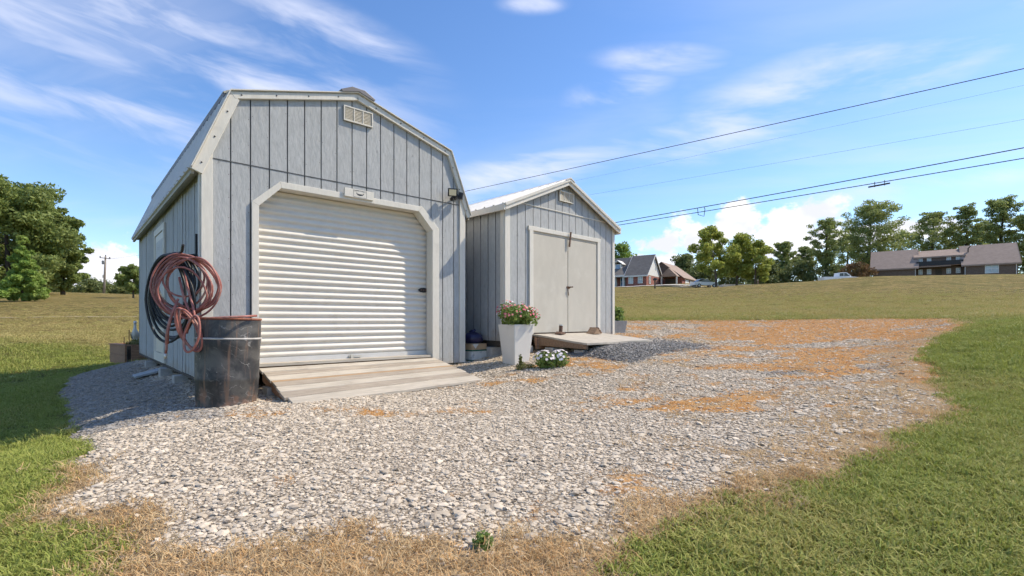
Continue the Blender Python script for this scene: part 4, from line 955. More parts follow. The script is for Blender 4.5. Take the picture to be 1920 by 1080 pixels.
for (u_, v_, lab, mt, n_, s_z) in ((905, 1040, 'lone green weed in the dead grass near the camera', 'leaf_gar', 260, .07),):
    x_, y_ = hit(u_, v_); e = empty('weed', (x_, y_, gz(x_, y_)), 0, label=lab, cat='plant')
    leaf_obj('foliage', [(0, 0, s_z*.5, s_z*.6, s_z*.6, s_z*.7, 1)], n_, .011, M[mt], e); MB().tube([(0, 0, -.02), (0, 0, s_z)], .003, 5).build('stem', M['leaf_weed'], e)
# pot behind the small shed
q = Bpt(3.32, -.10, 0); gp = gz(q.x, q.y)
ep = empty('plant_pot', (q.x, q.y, gp-.01), .4, label='grey pot peeping out behind the right corner of the small shed', cat='planter'); tapered('pot_body', .28, .36, .28, M['pot'], ep)
MB().box(-.15, .15, -.15, .15, .23, .245).build('potting_soil', M['soil'], ep)
ef = empty('potted_plant', (q.x, q.y, gp+.23), 0, label='leafy green plant growing in the grey pot', cat='plant')
leaf_obj('foliage', [(0, 0, .12, .2, .2, .13, 2), (.05, 0, .22, .13, .13, .12, 1)], 900, .036, M['leaf_gar'], ef)
st_ = MB()
for i in range(12):
    a = random.uniform(0, 6.28); r = random.uniform(.08, .22); st_.tube([(0, 0, 0), (r*.5*math.cos(a), r*.5*math.sin(a), .15), (r*math.cos(a), r*math.sin(a), .22)], .005, 5)
st_.build('stem', M['leaf_gar'], ef)
# cartons and bag between the sheds
q = Vector((-.67, 8.24, Z0-.70)); gc = q.z; rzc = A_RZ+.12
e = empty('carton', (q.x, q.y+.16, gc), rzc, label='white printed carton on a green tray between the sheds', cat='carton')
MB().box(-.17, .17, -.17, .17, .035, .20).build('carton_body', M['cartonw'], e, bevel=.003); MB().box(-.18, .18, -.18, .18, 0, .05).build('tray', M['green'], e, bevel=.004); MB().box(-.175, .175, -.175, .175, .19, .212).build('lid_band', M['green'], e)
e2 = empty('carton', (q.x, q.y+.16, gc+.213), rzc, label='brown cardboard carton stacked on the white carton', cat='carton')
MB().box(-.17, .17, -.17, .17, 0, .10).build('carton_body', M['carton'], e2, bevel=.003); MB().add([(-.17, -.172, .10), (-.02, -.172, .10), (-.10, -.176, .02)], [(0, 1, 2)]).build('torn_flap', M['cartonw'], e2, fix=False)
bgm = MB().ball((0, 0, .085), (.18, .16, .12), 22, 14)
for p in bgm.v:
    a = math.atan2(p.y, p.x); p.x *= 1+.06*math.sin(5*a+8*p.z*6); p.y *= 1+.06*math.sin(7*a); p.z = max(p.z, .002)
    if p.z > .15: s = 1-.45*(p.z-.15)/.05; p.x *= s; p.y *= s
bgm.tube([(0, 0, .17), (.01, 0, .205), (.04, .01, .225), (.06, .0, .215)], [.05, .03, .02, .008], 8); bgm.tube([(0, 0, .17), (-.02, .01, .21), (-.06, .02, .20)], [.04, .024, .008], 8)
bo = bgm.build('plastic_bag', M['bag'], None, smooth=True); bo.location = (q.x, q.y+.16, gc+.313); tag(bo, 'knotted navy plastic bag sitting on the cardboard carton', 'bag')
q = P(930, 676, 8.45); o = MB().box(-.13, .13, -.09, .09, 0, .05).box(-.11, .11, -.075, .075, .05, .065).build('tray', M['green'], None, bevel=.006); o.location = (q.x-.06, q.y, q.z-.02); o.rotation_euler = (0, 0, B_RZ+.1); tag(o, 'low dark green tray on the ground left of the planter', 'tray')

# raised bed with its statue behind the big shed
c0 = Vector((-8.25, 10.62)); dl = Vector((-.776, .63)); dr_ = Vector((.63, .776)); zb_ = Z0-.95; zt2 = .40
e = empty('raised_bed', (c0.x, c0.y, zb_), math.atan2(dr_.y, dr_.x), label='old wooden raised garden bed at the back corner of the big shed', cat='raised bed')
for k_ in range(2):
    MB().box(-.035, 0, .06, 1.28, .0+.2*k_, .195+.2*k_).build('side_board', M['oldwood'], e, bevel=.004); MB().box(.06, 1.2, -.035, 0, .0+.2*k_, .195+.2*k_).build('side_board', M['oldwood'], e, bevel=.004)
    MB().box(1.2, 1.235, .06, 1.28, .0+.2*k_, .195+.2*k_).build('side_board', M['oldwood'], e, bevel=.004); MB().box(.06, 1.2, 1.28, 1.315, .2*k_, .195+.2*k_).build('side_board', M['oldwood'], e, bevel=.004)
for a, b in ((0, 0), (1.14, 0), (0, 1.22), (1.14, 1.22)): MB().box(a, a+.06, b, b+.06, 0, .40).build('corner_post', M['dark'], e)
for a, b, c_, d_ in ((-.05, .07, .0, 1.32), (1.13, 1.25, 0, 1.32), (.07, 1.13, -.05, .07), (.07, 1.13, 1.25, 1.33)): MB().box(a, b, c_, d_, .40, .425).build('cap_board', M['oldwood'], e)
MB().box(.0, 1.2, 0, 1.28, .1, .33).build('bed_soil', M['soil'], e)
for a, b, hgt, lab in ((.08, .22, .42, 'taller thin rusty stake in the raised bed'), (.06, .52, .25, 'shorter thin rusty stake in the raised bed')):
    q = c0+dr_*a+dl*b; s = MB().tube([(0, 0, 0), (0, 0, hgt)], .008, 6).ball((0, 0, hgt), .011, 8, 4).build('stake', M['rustiron'], None); s.location = (q.x, q.y, zb_+.32); tag(s, lab, 'stake')
q = c0+dr_*.26+dl*.20; ef = empty('bed_plant', (q.x, q.y, zb_+.32), 0, label='straggly half dead plant in the raised bed', cat='plant')
leaf_obj('foliage', [(0, 0, .12, .25, .25, .1, 2), (.15, 0, .1, .2, .2, .1, 1)], 900, .03, M['leaf_weed'], ef); MB().tube([(0, 0, 0), (.05, 0, .2)], .006, 5).build('stem', M['leaf_weed'], ef)
q = c0+dr_*.20+dl*.25; es = empty('bird_statue', (q.x, q.y, zb_+.33), math.radians(-60), label='white long-necked bird statue standing in the raised bed', cat='statue')
sb = MB().tube([(-.15, 0, .17), (-.10, 0, .22), (-.02, 0, .30), (.05, 0, .36), (.08, 0, .42), (.06, 0, .49), (.05, 0, .55), (.07, 0, .585), (.11, 0, .585), (.16, 0, .57), (.21, 0, .555)], [.012, .045, .075, .06, .035, .024, .024, .033, .028, .014, .004], 10)
sb.build('body', M['statue'], es, smooth=True)
for s in (-.025, .025): MB().tube([(-.0, s, .27), (.01, s, .14), (-.01, s, .0)], .010, 6).build('leg', M['statue'], es)
for s in (-1, 1): MB().add([(-.20, s*.05, .16), (.04, s*.075, .36), (-.02, s*.085, .25), (-.16, s*.07, .17), (-.20, s*.06, .17), (.04, s*.09, .35)], [(0, 1, 2, 3), (4, 5, 2, 3), (0, 1, 5, 4)]).build('wing', M['statue'], es)

# ------------------------------------------------------------------ trees
def limb_pts(a, b, sag=.0, n=5):
    a, b = Vector(a), Vector(b); L = (b-a).length
    return [a.lerp(b, i/(n-1))+Vector((random.uniform(-.04, .04)*L, random.uniform(-.04, .04)*L, sag*L*math.sin(math.pi*i/(n-1)))) if 0 < i < n-1 else a.lerp(b, i/(n-1)) for i in range(n)]
def tree(name, u, Y, vtop, ubounds, kind, label, leaf, n, size, bark='bark', group=None, vbase=None, low=.2, dens=1., seed=0):
    """crown fitted into the width and height the tree has in the picture, but a full round tree in depth"""
    random.seed(seed+int(u)); x0 = (u-CX)/F*Y; zb = gz(x0, Y); H = Z0+(HY-vtop)/F*Y-zb
    wl, wr = (u-ubounds[0])/F*Y, (ubounds[1]-u)/F*Y; R = (wl+wr)/2; ox = (wr-wl)/2
    e = empty(name, (x0, Y, zb), 0, label=label, cat='tree', group=group)
    tr = MB(); r0 = max(.09, H*.021); cl = []
    lean = random.uniform(-.03, .03)*H
    tp = [(0, 0, -.3), (lean*.1, 0, H*.12), (lean*.4+ox*.2, 0, H*.35), (lean*.8+ox*.6, 0, H*.62), (lean+ox, 0, H*(.93 if kind != 'oak' else .8))]
    tr.tube(tp, [r0*1.25, r0, r0*.8, r0*.5, r0*.12], 8)
    trunk_at = lambda t: Vector(tp[0]).lerp(Vector(tp[1]), t/.12) if t < .12 else Vector(tp[1]).lerp(Vector(tp[2]), (t-.12)/.23) if t < .35 else Vector(tp[2]).lerp(Vector(tp[3]), (t-.35)/.27) if t < .62 else Vector(tp[3]).lerp(Vector(tp[4]), min(1, (t-.62)/.32))
    nl = {'oak': 34, 'pine': 40, 'cone': 34, 'round': 22, 'loose': 16}[kind]
    for i in range(nl):
        lo_ = low*.7 if kind == 'pine' else low; t = lo_+(1-lo_)*((i+.5)/nl); a = i*2.4+random.uniform(-.4, .4)
        if kind == 'oak': env = math.sqrt(max(0, 1-((t-.42)/.62)**2)) if t > .42 else .8+.2*(t-low)/(.42-low+1e-6)
        elif kind == 'pine': env = (.55+.45*math.sin(math.pi*min(1, (t-low)/(1-low)*1.15)))*(1 if t < .8 else 1-(t-.8)*2.2)
        elif kind == 'cone': env = 1.04-t+.04
        else: env = math.sin(math.pi*(.18+.8*(t-low)/(1-low)))**.7
        env *= random.uniform(.62, 1.04) if kind != 'cone' else random.uniform(.9, 1.05); rr = R*env
        s = trunk_at(max(.08, t-(.12 if kind != 'cone' else 0))); tip = Vector((ox*t+rr*math.cos(a), rr*math.sin(a), H*t+(.04*H if kind == 'pine' else 0)))
        tip.z = min(tip.z, H*.96)
        tr.tube(limb_pts(s, s.lerp(tip, .92), .06), [r0*.38*(1.1-t), r0*.3*(1.1-t), r0*.22*(1.1-t), r0*.14*(1.1-t), r0*.05], 5)
        steps = {'oak': (.45, .72, 1.), 'pine': (.4, .68, .95), 'cone': (.35, .65, .95), 'round': (.5, .95), 'loose': (.55, .95)}[kind]
        for q in steps:
            c_ = s.lerp(tip, q)+Vector((random.gauss(0, .06), random.gauss(0, .06), random.gauss(0, .05)))*R
            cr = R*{'oak': .22, 'pine': .19, 'cone': .26*(1.15-t), 'round': .30, 'loose': .26}[kind]*random.uniform(.7, 1.25)
            cl.append((c_.x, c_.y, min(c_.z, H-cr*.5), cr, cr, cr*{'oak': .68, 'pine': .55, 'cone': .8, 'round': .8, 'loose': .75}[kind], cr**2))
    cl.append((lean+ox, 0, H*.93, R*.22, R*.22, H*.06, (R*.2)**2))
    tr.build('trunk', M[bark], e, smooth=True)
    leaf_obj('crown', cl, int(n*(3.4 if kind == 'pine' else 2.4)), size*.72, M[leaf], e)
    return e
TG = 'trees on the right horizon'
tree('oak_tree', 15, 66, 336, (-120, 118), 'oak', 'huge dark green oak at the left edge of the photo', 'leaf_oak', 15000, .36, low=.16)
tree('oak_tree', -120, 74, 322, (-290, 30), 'oak', 'great oak cut off by the left edge behind the conical tree', 'leaf_oak', 9000, .42, low=.14)
tree('oak_tree', 118, 71, 402, (70, 152), 'oak', 'spreading oak with its trunk showing left of the utility pole', 'leaf_oak', 11000, .34, low=.17)
tree('oak_tree', 72, 80, 368, (15, 128), 'oak', 'oak filling the gap between the two nearer left oaks', 'leaf_oak', 8000, .42, low=.2)
tree('conical_tree', 44, 45, 440, (4, 79), 'cone', 'bright green conical tree in front of the left oaks', 'leaf_lime', 10000, .20, low=.07)
tree('small_tree', 250, 60, 498, (222, 285), 'loose', 'loose leafed small tree just left of the big shed', 'leaf_oak', 1500, .30, low=.28)
for i, (u, Y, vt, ub, lab) in enumerate(((172, 150, 524, (140, 205), 'low round tree beyond the field left of the utility pole'), (206, 158, 535, (185, 228), 'low bushy tree beyond the field right of the utility pole'), (238, 150, 528, (215, 262), 'low dark tree beyond the field behind the small loose tree'))):
    tree('field_tree', u, Y, vt, ub, 'round', lab, 'leaf_dark', 1300, .5, low=.1)
tree('hardwood_tree', 1165, 125, 456, (1130, 1192), 'round', 'green tree behind the ridge of the red brick house', 'leaf_lime', 2500, .42)
tree('yellow_tree', 1343, 82, 427, (1288, 1376), 'loose', 'tall yellow-green tree nearest the red brick house', 'leaf_yel', 4600, .27, low=.3)
tree('yellow_tree', 1381, 84, 440, (1352, 1425), 'round', 'yellow-green tree in the middle of the three by the drive', 'leaf_yel', 3600, .27, low=.28)
tree('yellow_tree', 1416, 83, 452, (1388, 1456), 'loose', 'shorter yellow-green tree at the right of the three by the drive', 'leaf_yel', 2800, .27, low=.26)
tree('pine_tree', 1280, 125, 478, (1250, 1318), 'round', 'dark tree behind the garage of the red brick house', 'leaf_dark', 2600, .42, 'bark2', low=.12)
tree('pine_tree', 1467, 112, 454, (1436, 1500), 'pine', 'mid-sized pine just right of the yellow-green trees', 'leaf_pine', 2600, .32, 'bark2', low=.35)
tree('pine_tree', 1506, 116, 461, (1484, 1532), 'pine', 'slender pine left of the open crowned pine', 'leaf_pine', 2000, .32, 'bark2', low=.3)
tree('pine_tree', 1549, 100, 408, (1512, 1588), 'pine', 'open crowned pine with a bare trunk behind the white pickup', 'leaf_pine', 3000, .26, 'bark2', low=.45)
tree('pine_tree', 1628, 108, 378, (1574, 1704), 'pine', 'biggest broad pine left behind the brown brick house', 'leaf_pine', 6500, .28, 'bark2', low=.3)
tree('pine_tree', 1745, 116, 396, (1700, 1793), 'pine', 'flat topped pine behind the middle of the brown brick house', 'leaf_pine', 4200, .28, 'bark2', low=.35)
tree('pine_tree', 1812, 112, 381, (1778, 1846), 'pine', 'pine behind the chimney pipe of the brown brick house', 'leaf_pine', 3600, .28, 'bark2', low=.3)
tree('pine_tree', 1873, 114, 367, (1832, 1925), 'pine', 'tall dense pine behind the right wing of the brown house', 'leaf_pine', 5600, .28, 'bark2', low=.25)
tree('pine_tree', 1935, 110, 372, (1890, 2010), 'pine', 'pine cut off by the right edge of the photo', 'leaf_pine', 4500, .3, 'bark2', low=.25)
for u_, vt_, ub_, lab_ in ((1590, 440, (1560, 1625), 'dark tree filling in behind the biggest broad pine'), (1690, 432, (1655, 1728), 'dark tree right of the biggest broad pine above the left wing'), (1780, 428, (1748, 1812), 'dark tree between the two right-hand pines above the roof'), (1850, 418, (1815, 1885), 'dark tree behind the chimney pipe pine and the dense pine')):
    tree('hardwood_tree', u_, 128, vt_, ub_, 'round', lab_, 'leaf_pine', 2600, .34, 'bark2', low=.12)
tree('hardwood_tree', 1440, 106, 492, (1405, 1475), 'round', 'low dark tree under the pines by the drive', 'leaf_dark', 1900, .36, low=.08)
tree('hardwood_tree', 1508, 104, 490, (1470, 1542), 'round', 'low dark tree left of the parked pickup', 'leaf_dark', 1900, .36, low=.08)
tree('hardwood_tree', 1312, 112, 497, (1285, 1350), 'round', 'low dark tree right of the garage', 'leaf_dark', 1600, .36, low=.08)
tree('hardwood_tree', 1372, 116, 490, (1335, 1405), 'round', 'dark tree between and behind the yellow-green trees', 'leaf_dark', 1700, .36, low=.08)
tree('bronze_bush', 1604, 92, 492, (1578, 1636), 'round', 'bronze leaved bush between the pickup and the brown house', 'leaf_brown', 1500, .26, low=.06)
tree('hardwood_tree', 1566, 98, 497, (1538, 1600), 'round', 'low dark tree directly behind the white pickup', 'leaf_dark', 1400, .32, low=.06)
# far woods closing the horizon
cl = []
for a in np.arange(-1.2, 1.25, .018):
    R_ = 210+20*math.sin(a*9)+random.uniform(-8, 8); x_, y_ = R_*math.sin(a), R_*math.cos(a); g_ = gz(x_, y_); hh_ = random.uniform(3.5, 6.5)*(1 if a > .1 else .8)
    cl.append((x_, y_, g_+hh_*.45, 3.6, 3.6, hh_*.6, 1))
wd = leaf_obj('woodland', cl, 16000, .95, M['leaf_dark'], None); tag(wd, 'low dark line of distant woods along the horizon', 'woods', kind='stuff')

# ------------------------------------------------------------------ utility pole and cables
p = P(196.5, 551, 119); zp = gz(p.x, p.y); HP = P(196.5, 480.5, 119).z-zp
e = empty('utility_pole', (p.x, p.y, zp), 0, label='wooden utility pole with a crossarm in the left field', cat='utility pole')
MB().tube([(-.25, 0, -.5), (0, 0, HP*.5), (.18, 0, HP)], [.27, .23, .17], 10).build('pole', M['polewood'], e, smooth=True)
MB().bar((-1.0, -.25, HP-.35), (1.45, -.05, HP-.6), .16, .16).build('crossarm', M['polewood'], e)
for x_, dz in ((-.95, -.33), (1.35, -.57)): MB().lathe([(.05, 0), (.13, .08), (.08, .16), (.13, .22), (.05, .34)], 10, (x_, -.2, HP+dz+.05)).build('insulator', M['black'], e)
MB().lathe([(.05, 0), (.12, .1), (.06, .35)], 10, (.2, 0, HP)).build('insulator', M['black'], e)
MB().lathe([(.02, 0), (.22, .03), (.24, .75), (.2, .82), (.05, .95)], 12, (-.38, -.1, HP-1.95)).build('transformer', M['concrete'], e)
MB().bar((-.1, -.05, HP-1.7), (-.3, -.1, HP-1.7), .1, .1).build('bracket', M['black'], e)
MB().box(-.28, -.1, -.35, -.15, HP*.42, HP*.5).build('meter_box', M['concrete'], e)
def cable(name, a, b, r, label, sag, parent=None, n=40):
    pts = [a.lerp(b, t)+Vector((0, 0, -sag*4*t*(1-t))) for t in np.linspace(0, 1, n)]
    o = MB().tube(pts, r, 6).build(name, M['wire'], None, smooth=True); return tag(o, label, 'cable', 'overhead cables'), pts
def fit_cable(pts_px, Ys, r, label):
    """cable through three sight lines: leaves the pole in the field, passes over and goes on beyond the right edge"""
    pts = []
    (u0, v0), (u1, v1), (u2, v2) = pts_px; Y0, Y2 = Ys
    a, c_ = P(u0, v0, Y0), P(u2, v2, Y2)
    # depth on the chord where it crosses u1
    k1 = (u1-CX)/F; t = (k1*a.y-a.x)/((c_.x-a.x)-k1*(c_.y-a.y)); m_ = a.lerp(c_, t); m2 = P(u1, v1, m_.y); sg = (m_.z-m2.z)/(4*t*(1-t))
    pts = [a.lerp(c_, s)+Vector((0, 0, -sg*4*s*(1-s))) for s in np.linspace(0, 1, 60)]
    o = MB().tube(pts, r, 6).build('power_cable', M['wire'], None, smooth=True); tag(o, label, 'cable', 'overhead cables'); return pts
w1 = fit_cable([(203, 486, ), (1061, 318), (2250, 55)], (119, 16), .017, 'thick topmost overhead cable rising to the upper right')
fit_cable([(196, 482), (1061, 342.5), (2250, 88)], (119, 18), .0035, 'faint thin overhead wire just under the topmost cable')
fit_cable([(190, 485), (1220, 346), (2250, 165)], (119, 20), .005, 'thin overhead wire crossing the middle of the sky')
w4 = fit_cable([(199, 520), (1405, 372.5), (2300, 205)], (119, 15), .019, 'upper of the two low overhead cables at the right')
w5 = fit_cable([(199, 524), (1405, 382.5), (2300, 232)], (119, 15), .017, 'lower of the two low overhead cables at the right')
def on(pts, u):
    b_ = min(range(len(pts)-1), key=lambda i: abs((pts[i].x/pts[i].y)*F+CX-u)); b_ = b_ if (pts[b_].x/pts[b_].y)*F+CX <= u else b_-1
    p0, p1 = pts[b_], pts[b_+1]; k1 = (u-CX)/F; t = (k1*p0.y-p0.x)/((p1.x-p0.x)-k1*(p1.y-p0.y)); return p0.lerp(p1, t)
a, b = on(w4, 1320), on(w5, 1320); c_ = on(w5, 1309)
o = MB().tube([a, a.lerp(b, .5)+Vector((.05, 0, 0)), b+Vector((0, 0, -.25)), c_+Vector((0, 0, -.12)), on(w4, 1308)], .018, 6).build('cable_spacer', M['wire'], None); tag(o, 'small wire loop tying the two low cables together', 'cable tie')
a, b = on(w5, 1628), on(w5, 1669); e = empty('splice_case', (a+b)/2, 0, label='cable splice clamp hanging on the lower right cable', cat='splice'); o_ = e.location
MB().tube([a-o_+Vector((0, 0, -.12)), b-o_+Vector((0, 0, -.10))], .035, 8).build('case', M['wire'], e); 
for t in (.3, .75): q = a.lerp(b, t)-o_; MB().tube([q+Vector((0, 0, .06)), q+Vector((0, 0, -.16))], .014, 6).build('hanger_clip', M['wire'], e)

# ------------------------------------------------------------------ houses
def gable_block(parent, x0, x1, y0, y1, zb, ze, zr, axis, wall, roof, ov=.35, gable=None, th=.14):
    mb = MB().box(x0, x1, y0, y1, zb, ze); mb.build('wall', M[wall], parent)
    if axis == 'x':
        ym = (y0+y1)/2
        for xx, nm in ((x0, 0), (x1, 1)):
            MB().add([(xx-.02+.0, y0, ze), (xx-.02, y1, ze), (xx-.02, ym, zr-.05), (xx+.02, y0, ze), (xx+.02, y1, ze), (xx+.02, ym, zr-.05)], [(0, 1, 2), (3, 4, 5), (0, 1, 4, 3), (1, 2, 5, 4), (2, 0, 3, 5)]).build('gable_wall', M[gable or wall], parent)
        sl_ = (zr-ze)/(ym-y0); e_ = ze-sl_*ov
        o = MB().add([(x, y, z) for x in (x0-ov, x1+ov) for y, z in ((y0-ov, e_), (ym, zr), (y1+ov, e_), (y1+ov, e_+th), (ym, zr+th), (y0-ov, e_+th))],
                     [(0, 1, 7, 6), (1, 2, 8, 7), (2, 3, 9, 8), (3, 4, 10, 9), (4, 5, 11, 10), (5, 0, 6, 11), (0, 1, 4, 5), (1, 2, 3, 4), (6, 7, 10, 11), (7, 8, 9, 10)]).build('roof', M[roof], parent)
        MB().box(x0-ov, x1+ov, y0-ov-.06, y0-ov-.001, e_-.1, e_+th+.02).build('fascia', M['housewhite'] if wall == 'brick' else M['shinglebr'], o)
        for xx in (x0-ov-.05, x1+ov+.001):
            for ya_, yb_ in ((y0-ov, ym), (y1+ov, ym)): MB().add([(xx+d_, y, z) for d_ in (0, .05) for y, z in ((ya_, e_-.12), (ya_, e_+th+.03), (yb_, zr+th+.03), (yb_, zr-.14))], [(0, 1, 2, 3), (4, 5, 6, 7), (0, 1, 5, 4), (1, 2, 6, 5), (2, 3, 7, 6), (3, 0, 4, 7)]).build('barge_board', M['housewhite' if wall == 'brick' else 'shinglebr'], o)
    else:
        xm = (x0+x1)/2; sl_ = (zr-ze)/(xm-x0); e_ = ze-sl_*ov
        for yy in (y0, y1):
            MB().prism([(x0, ze), (x1, ze), (xm, zr-.05)], yy-.02, yy+.02).build('gable_wall', M[gable or wall], parent)
        o = MB().prism([(x0-ov, e_), (xm, zr), (x1+ov, e_), (x1+ov, e_+th), (xm, zr+th), (x0-ov, e_+th)], y0-ov, y1+ov).build('roof', M[roof], parent)
    return o
def window(parent, x, y, z, w, hgt, axis='x', pane='pane', s=-1, cols=2):
    """window on a wall; axis x = wall faces front (s -1), axis y = wall faces right"""
    def bx(a0, a1, d0, d1, z0, z1): return MB().box(a0, a1, y+min(d0, d1), y+max(d0, d1), z0, z1) if axis == 'x' else MB().box(x+min(-d0, -d1), x+max(-d0, -d1), a0, a1, z0, z1)
    c_ = x if axis == 'x' else y; fr = MB()
    for a0, a1, z0, z1 in ((c_-w/2, c_+w/2, z, z+.09), (c_-w/2, c_+w/2, z+hgt-.09, z+hgt), (c_-w/2, c_-w/2+.09, z+.09, z+hgt-.09), (c_+w/2-.09, c_+w/2, z+.09, z+hgt-.09), (c_-w/2+.09, c_+w/2-.09, z+hgt/2-.035, z+hgt/2+.035), (c_-.03, c_+.03, z+.09, z+hgt/2-.035), (c_-.03, c_+.03, z+hgt/2+.035, z+hgt-.09)):
        b_ = bx(a0, a1, -.09, -.022, z0, z1); fr.add(b_.v, b_.f)
    o = fr.build('window', M['housewhite'], parent); b_ = bx(c_-w/2+.02, c_+w/2-.02, -.04, -.021, z+.02, z+hgt-.02); b_.build('pane', M[pane], o); return o
th = math.radians(-35); pA = P(1212, 534.5, 92)
e = empty('brick_house', (pA.x, pA.y, pA.z), th, label='red brick house with steep grey roof and white gable', cat='house')
gable_block(e, -3.9, 0, 0, 8.1, -.6, 2.05, 6.0, 'x', 'brick', 'shingle', .35, 'housewhite')
gable_block(e, -18, -3.95, 1.9, 8.3, -.6, 2.3, 5.9, 'x', 'brick', 'shingle', .3, 'housewhite')
o = MB().add([(x, y, z) for x in (-18, -4.3) for y, z in ((-.1, 1.95), (3.2, 4.1), (3.2, 4.22), (-.1, 2.1))], [(0, 1, 2, 3), (4, 5, 6, 7), (0, 1, 5, 4), (1, 2, 6, 5), (2, 3, 7, 6), (3, 0, 4, 7)]).build('porch_roof', M['shingle'], e)
MB().box(-18, -4.3, -.16, -.1, 1.75, 2.12).build('porch_beam', M['housewhite'], e)
for x_ in (-4.6, -6.3, -8.0, -9.7, -11.4): MB().tube([(x_, .15, -.6), (x_, .15, 1.8)], .17, 10).build('porch_column', M['housewhite'], e)
for x_ in (-3.0, -1.15): window(e, x_, 0, .35, .95, 1.45)
for x_ in (-5.4, -7.1, -8.8): window(e, x_, 1.9, .1, 1.0, 1.7, pane='paneblue')
window(e, 0, 1.7, .35, .95, 1.4, 'y'); window(e, 0, 5.1, 3.2, .6, 1.2, 'y')
MB().box(-.02, .03, -.05, 8.15, 1.95, 2.2).build('belt_board', M['housewhite'], e)
for x_ in (-6.6, -9.8):
    d_ = MB().box(x_-.75, x_+.75, 2.3, 4.6, 3.1, 4.5).build('dormer', M['housewhite'], e)
    MB().prism([(x_-1.05, 4.4), (x_, 5.15), (x_+1.05, 4.4), (x_+1.05, 4.52), (x_, 5.3), (x_-1.05, 4.52)], 1.95, 5.0).build('dormer_roof', M['housewhite'], d_)
    MB().box(x_-.4, x_+.4, 2.25, 2.299, 3.35, 4.35).build('dormer_pane', M['paneblue'], d_)
gable_block(e, -4.2, 3.9, 9.2, 19, -.6, 2.0, 5.1, 'y', 'brick', 'shinglebr', .35, 'brickbr')
MB().prism([(.2, 2.0), (3.6, 2.0), (1.9, 3.7)], 7.0, 9.15).build('entry_gable', M['shinglebr'], e)
for x_ in (.45, 3.4): MB().tube([(x_, 7.2, -.6), (x_, 7.2, 2.0)], .16, 10).build('entry_column', M['housewhite'], e)
MB().box(.6, 3.0, 9.1, 9.19, -.5, 1.8).build('entry_shade_panel', M['dark'], e)  # flat dark panel on the wall, painted shade for the open entry
for y_ in (11.2, 14.6): MB().box(3.905, 3.96, y_, y_+2.7, -.5, 1.65).build('garage_door', M['housewhite'], e)
th = math.radians(-38); O = Vector((67.1, 92.45))
zBs = Z0+7.0; e = empty('brick_house', (O.x, O.y, zBs), th, label='brown brick house with two big tan roofs along the right hilltop', cat='house')
hz = lambda r: Z0+r-zBs
def big_wing(x0, x1):
    return gable_block(e, x0, x1, .35, 8.65, -.8, hz(9.62), hz(13.1), 'x', 'brickbr', 'shinglebr', .35)
big_wing(0.2, 6.5); rr_ = big_wing(12.9, 19.4)
gable_block(e, 6.52, 12.88, 2.2, 7.4, -.8, hz(11.45), hz(12.7), 'x', 'brickbr', 'shinglebr', .3)
MB().box(6.55, 12.85, .9, 2.0, hz(9.75), hz(10.55)).build('balcony_screen', M['black'], e); MB().box(6.55, 12.85, .9, 2.15, hz(9.68), hz(9.745)).build('balcony_deck', M['oldwood'], e)
MB().box(6.55, 11.2, .2, 1.6, hz(9.45), hz(9.6)).build('canopy', M['shinglebr'], e)
for x_ in (7.15, 8.35, 11.0, 12.25):
    window(e, x_, 2.2, hz(10.55), .62, .85); window(e, x_, 2.2, hz(8.3), .62, .95)
MB().box(9.2, 10.1, 2.1, 2.19, -.5, hz(9.2)).build('house_door', M['dark'], e)
window(e, 16.3, .35, hz(7.9), 1.7, 1.5); 
for x_ in (.35, 6.4, 13.0, 19.2): MB().tube([(x_, .28, -.8), (x_, .28, hz(9.5))], .05, 6).build('downpipe', M['housewhite'], e)
MB().tube([(13.6, 3.0, hz(11.9)), (13.6, 3.0, hz(12.6)), (13.9, 2.8, hz(12.95))], .09, 8).build('vent_pipe', M['dark'], e)

# ------------------------------------------------------------------ vehicles and posts
def wheel(parent, x, y, r):
    w = MB().lathe([(r*.6, -.11), (r, -.1), (r, .1), (r*.6, .11)], 20).xf(Matrix.Translation((x, y, r)) @ Matrix.Rotation(math.pi/2, 4, 'X')).build('wheel', M['tyre'], parent, smooth=False)
    MB().lathe([(.02, -.12), (r*.58, -.115), (r*.58, .115), (.02, .12)], 14).xf(Matrix.Translation((x, y, r)) @ Matrix.Rotation(math.pi/2, 4, 'X')).build('rim', M['roof'], w)
q = P(1574, 530, 82); zc = gz(q.x, q.y)
e = empty('pickup_truck', (q.x, q.y, zc), math.radians(-6), label='white pickup truck parked on the hill left of the brown house', cat='pickup truck')
MB().prism([(-2.95, .55), (-2.95, 1.18), (-.55, 1.18), (-.55, 1.24), (1.2, 1.24), (1.45, 1.2), (2.75, 1.08), (2.9, .95), (2.92, .5), (2.4, .42), (-2.5, .45)], -.95, .95).build('body', M['paintwhite'], e, bevel=.06)
MB().prism([(-.55, 1.22), (-.45, 1.86), (.55, 1.92), (.85, 1.85), (1.5, 1.22)], -.80, .80).build('cab', M['paintwhite'], e, bevel=.05)
for s in (-1, 1):
    MB().prism([(-.40, 1.28), (-.34, 1.76), (.22, 1.80), (.22, 1.28)], s*.812-.012, s*.812+.012).build('side_window', M['glassdark'], e); MB().prism([(.30, 1.28), (.30, 1.80), (.62, 1.80), (1.22, 1.28)], s*.812-.012, s*.812+.012).build('side_window', M['glassdark'], e)
MB().add([(.93, -.68, 1.80), (.93, .68, 1.80), (1.50, .72, 1.27), (1.50, -.72, 1.27)], [(0, 1, 2, 3)]).build('windscreen', M['glassdark'], e, fix=False)
for x_, y_ in ((-1.85, -.86), (-1.85, .86), (1.95, -.86), (1.95, .86)): wheel(e, x_, y_, .39)
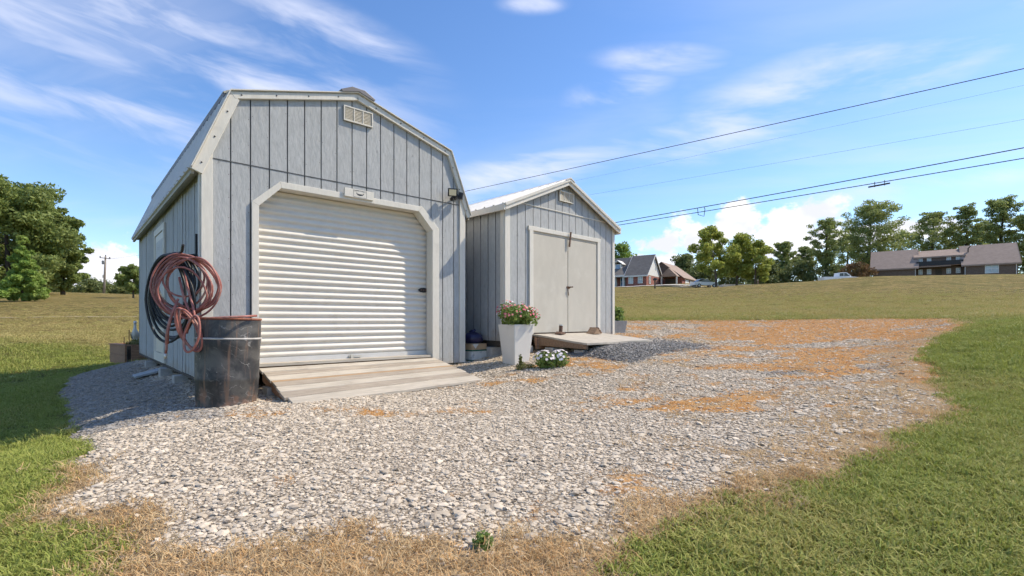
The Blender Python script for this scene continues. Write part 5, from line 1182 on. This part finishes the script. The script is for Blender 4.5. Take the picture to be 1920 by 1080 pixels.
for s in (-.7, .7): MB().box(2.88, 2.95, s-.18, s+.18, .82, .98).build('headlight', M['pane'], e)
MB().box(2.85, 3.0, -.9, .9, .45, .62).build('bumper', M['roof'], e)
q = P(1320, 533, 86); zc = gz(q.x, q.y)
e = empty('parked_car', (q.x, q.y, zc+.05), math.radians(8), label='white car parked under the yellow-green trees by the drive', cat='car')
MB().prism([(-2.2, .35), (-2.2, .85), (-1.5, .95), (1.1, .92), (2.1, .75), (2.2, .4)], -.88, .88).build('body', M['paintwhite'], e, bevel=.06)
MB().prism([(-1.7, .93), (-1.0, 1.40), (.3, 1.43), (1.15, .92)], -.72, .72).build('cabin', M['glassdark'], e, bevel=.04); MB().prism([(-1.05, 1.385), (-.95, 1.45), (.28, 1.475), (.42, 1.40)], -.70, .70).build('car_roof', M['paintwhite'], e)
for x_, y_ in ((-1.35, -.8), (-1.35, .8), (1.4, -.8), (1.4, .8)): wheel(e, x_, y_, .32)
q = P(1228, 541, 68); zc = gz(q.x, q.y); e = empty('mailbox', (q.x, q.y, zc), .5, label='dark mailbox post in front of the red brick house', cat='mailbox')
MB().box(-.07, .07, -.07, .07, -.2, 1.5).build('post', M['dark'], e); MB().prism([(-.12, 1.15), (.12, 1.15), (.12, 1.32), (.06, 1.42), (-.06, 1.42), (-.12, 1.32)], -.35, .25).build('letter_box', M['black'], e); MB().box(.0, .45, -.03, .03, 1.0, 1.06).build('cross_bar', M['dark'], e)
q = P(1421, 534, 66); zc = gz(q.x, q.y); e = empty('marker_post', (q.x, q.y, zc), .2, label='small tan marker post on the lawn right of the drive', cat='post')
MB().box(-.09, .09, -.05, .05, -.2, .62).build('post', M['beam'], e); MB().box(-.11, .11, -.06, .06, .45, .60).build('cap', M['carton'], e)
q = P(1385, 531, 90); o = MB().box(-3.2, 3.2, -.9, .9, -.3, .45).build('retaining_wall', M['drive'], None, bevel=.03); o.location = (q.x, q.y, gz(q.x, q.y)+.15); tag(o, 'low pale wall along the drive behind the yellow-green trees', 'wall')
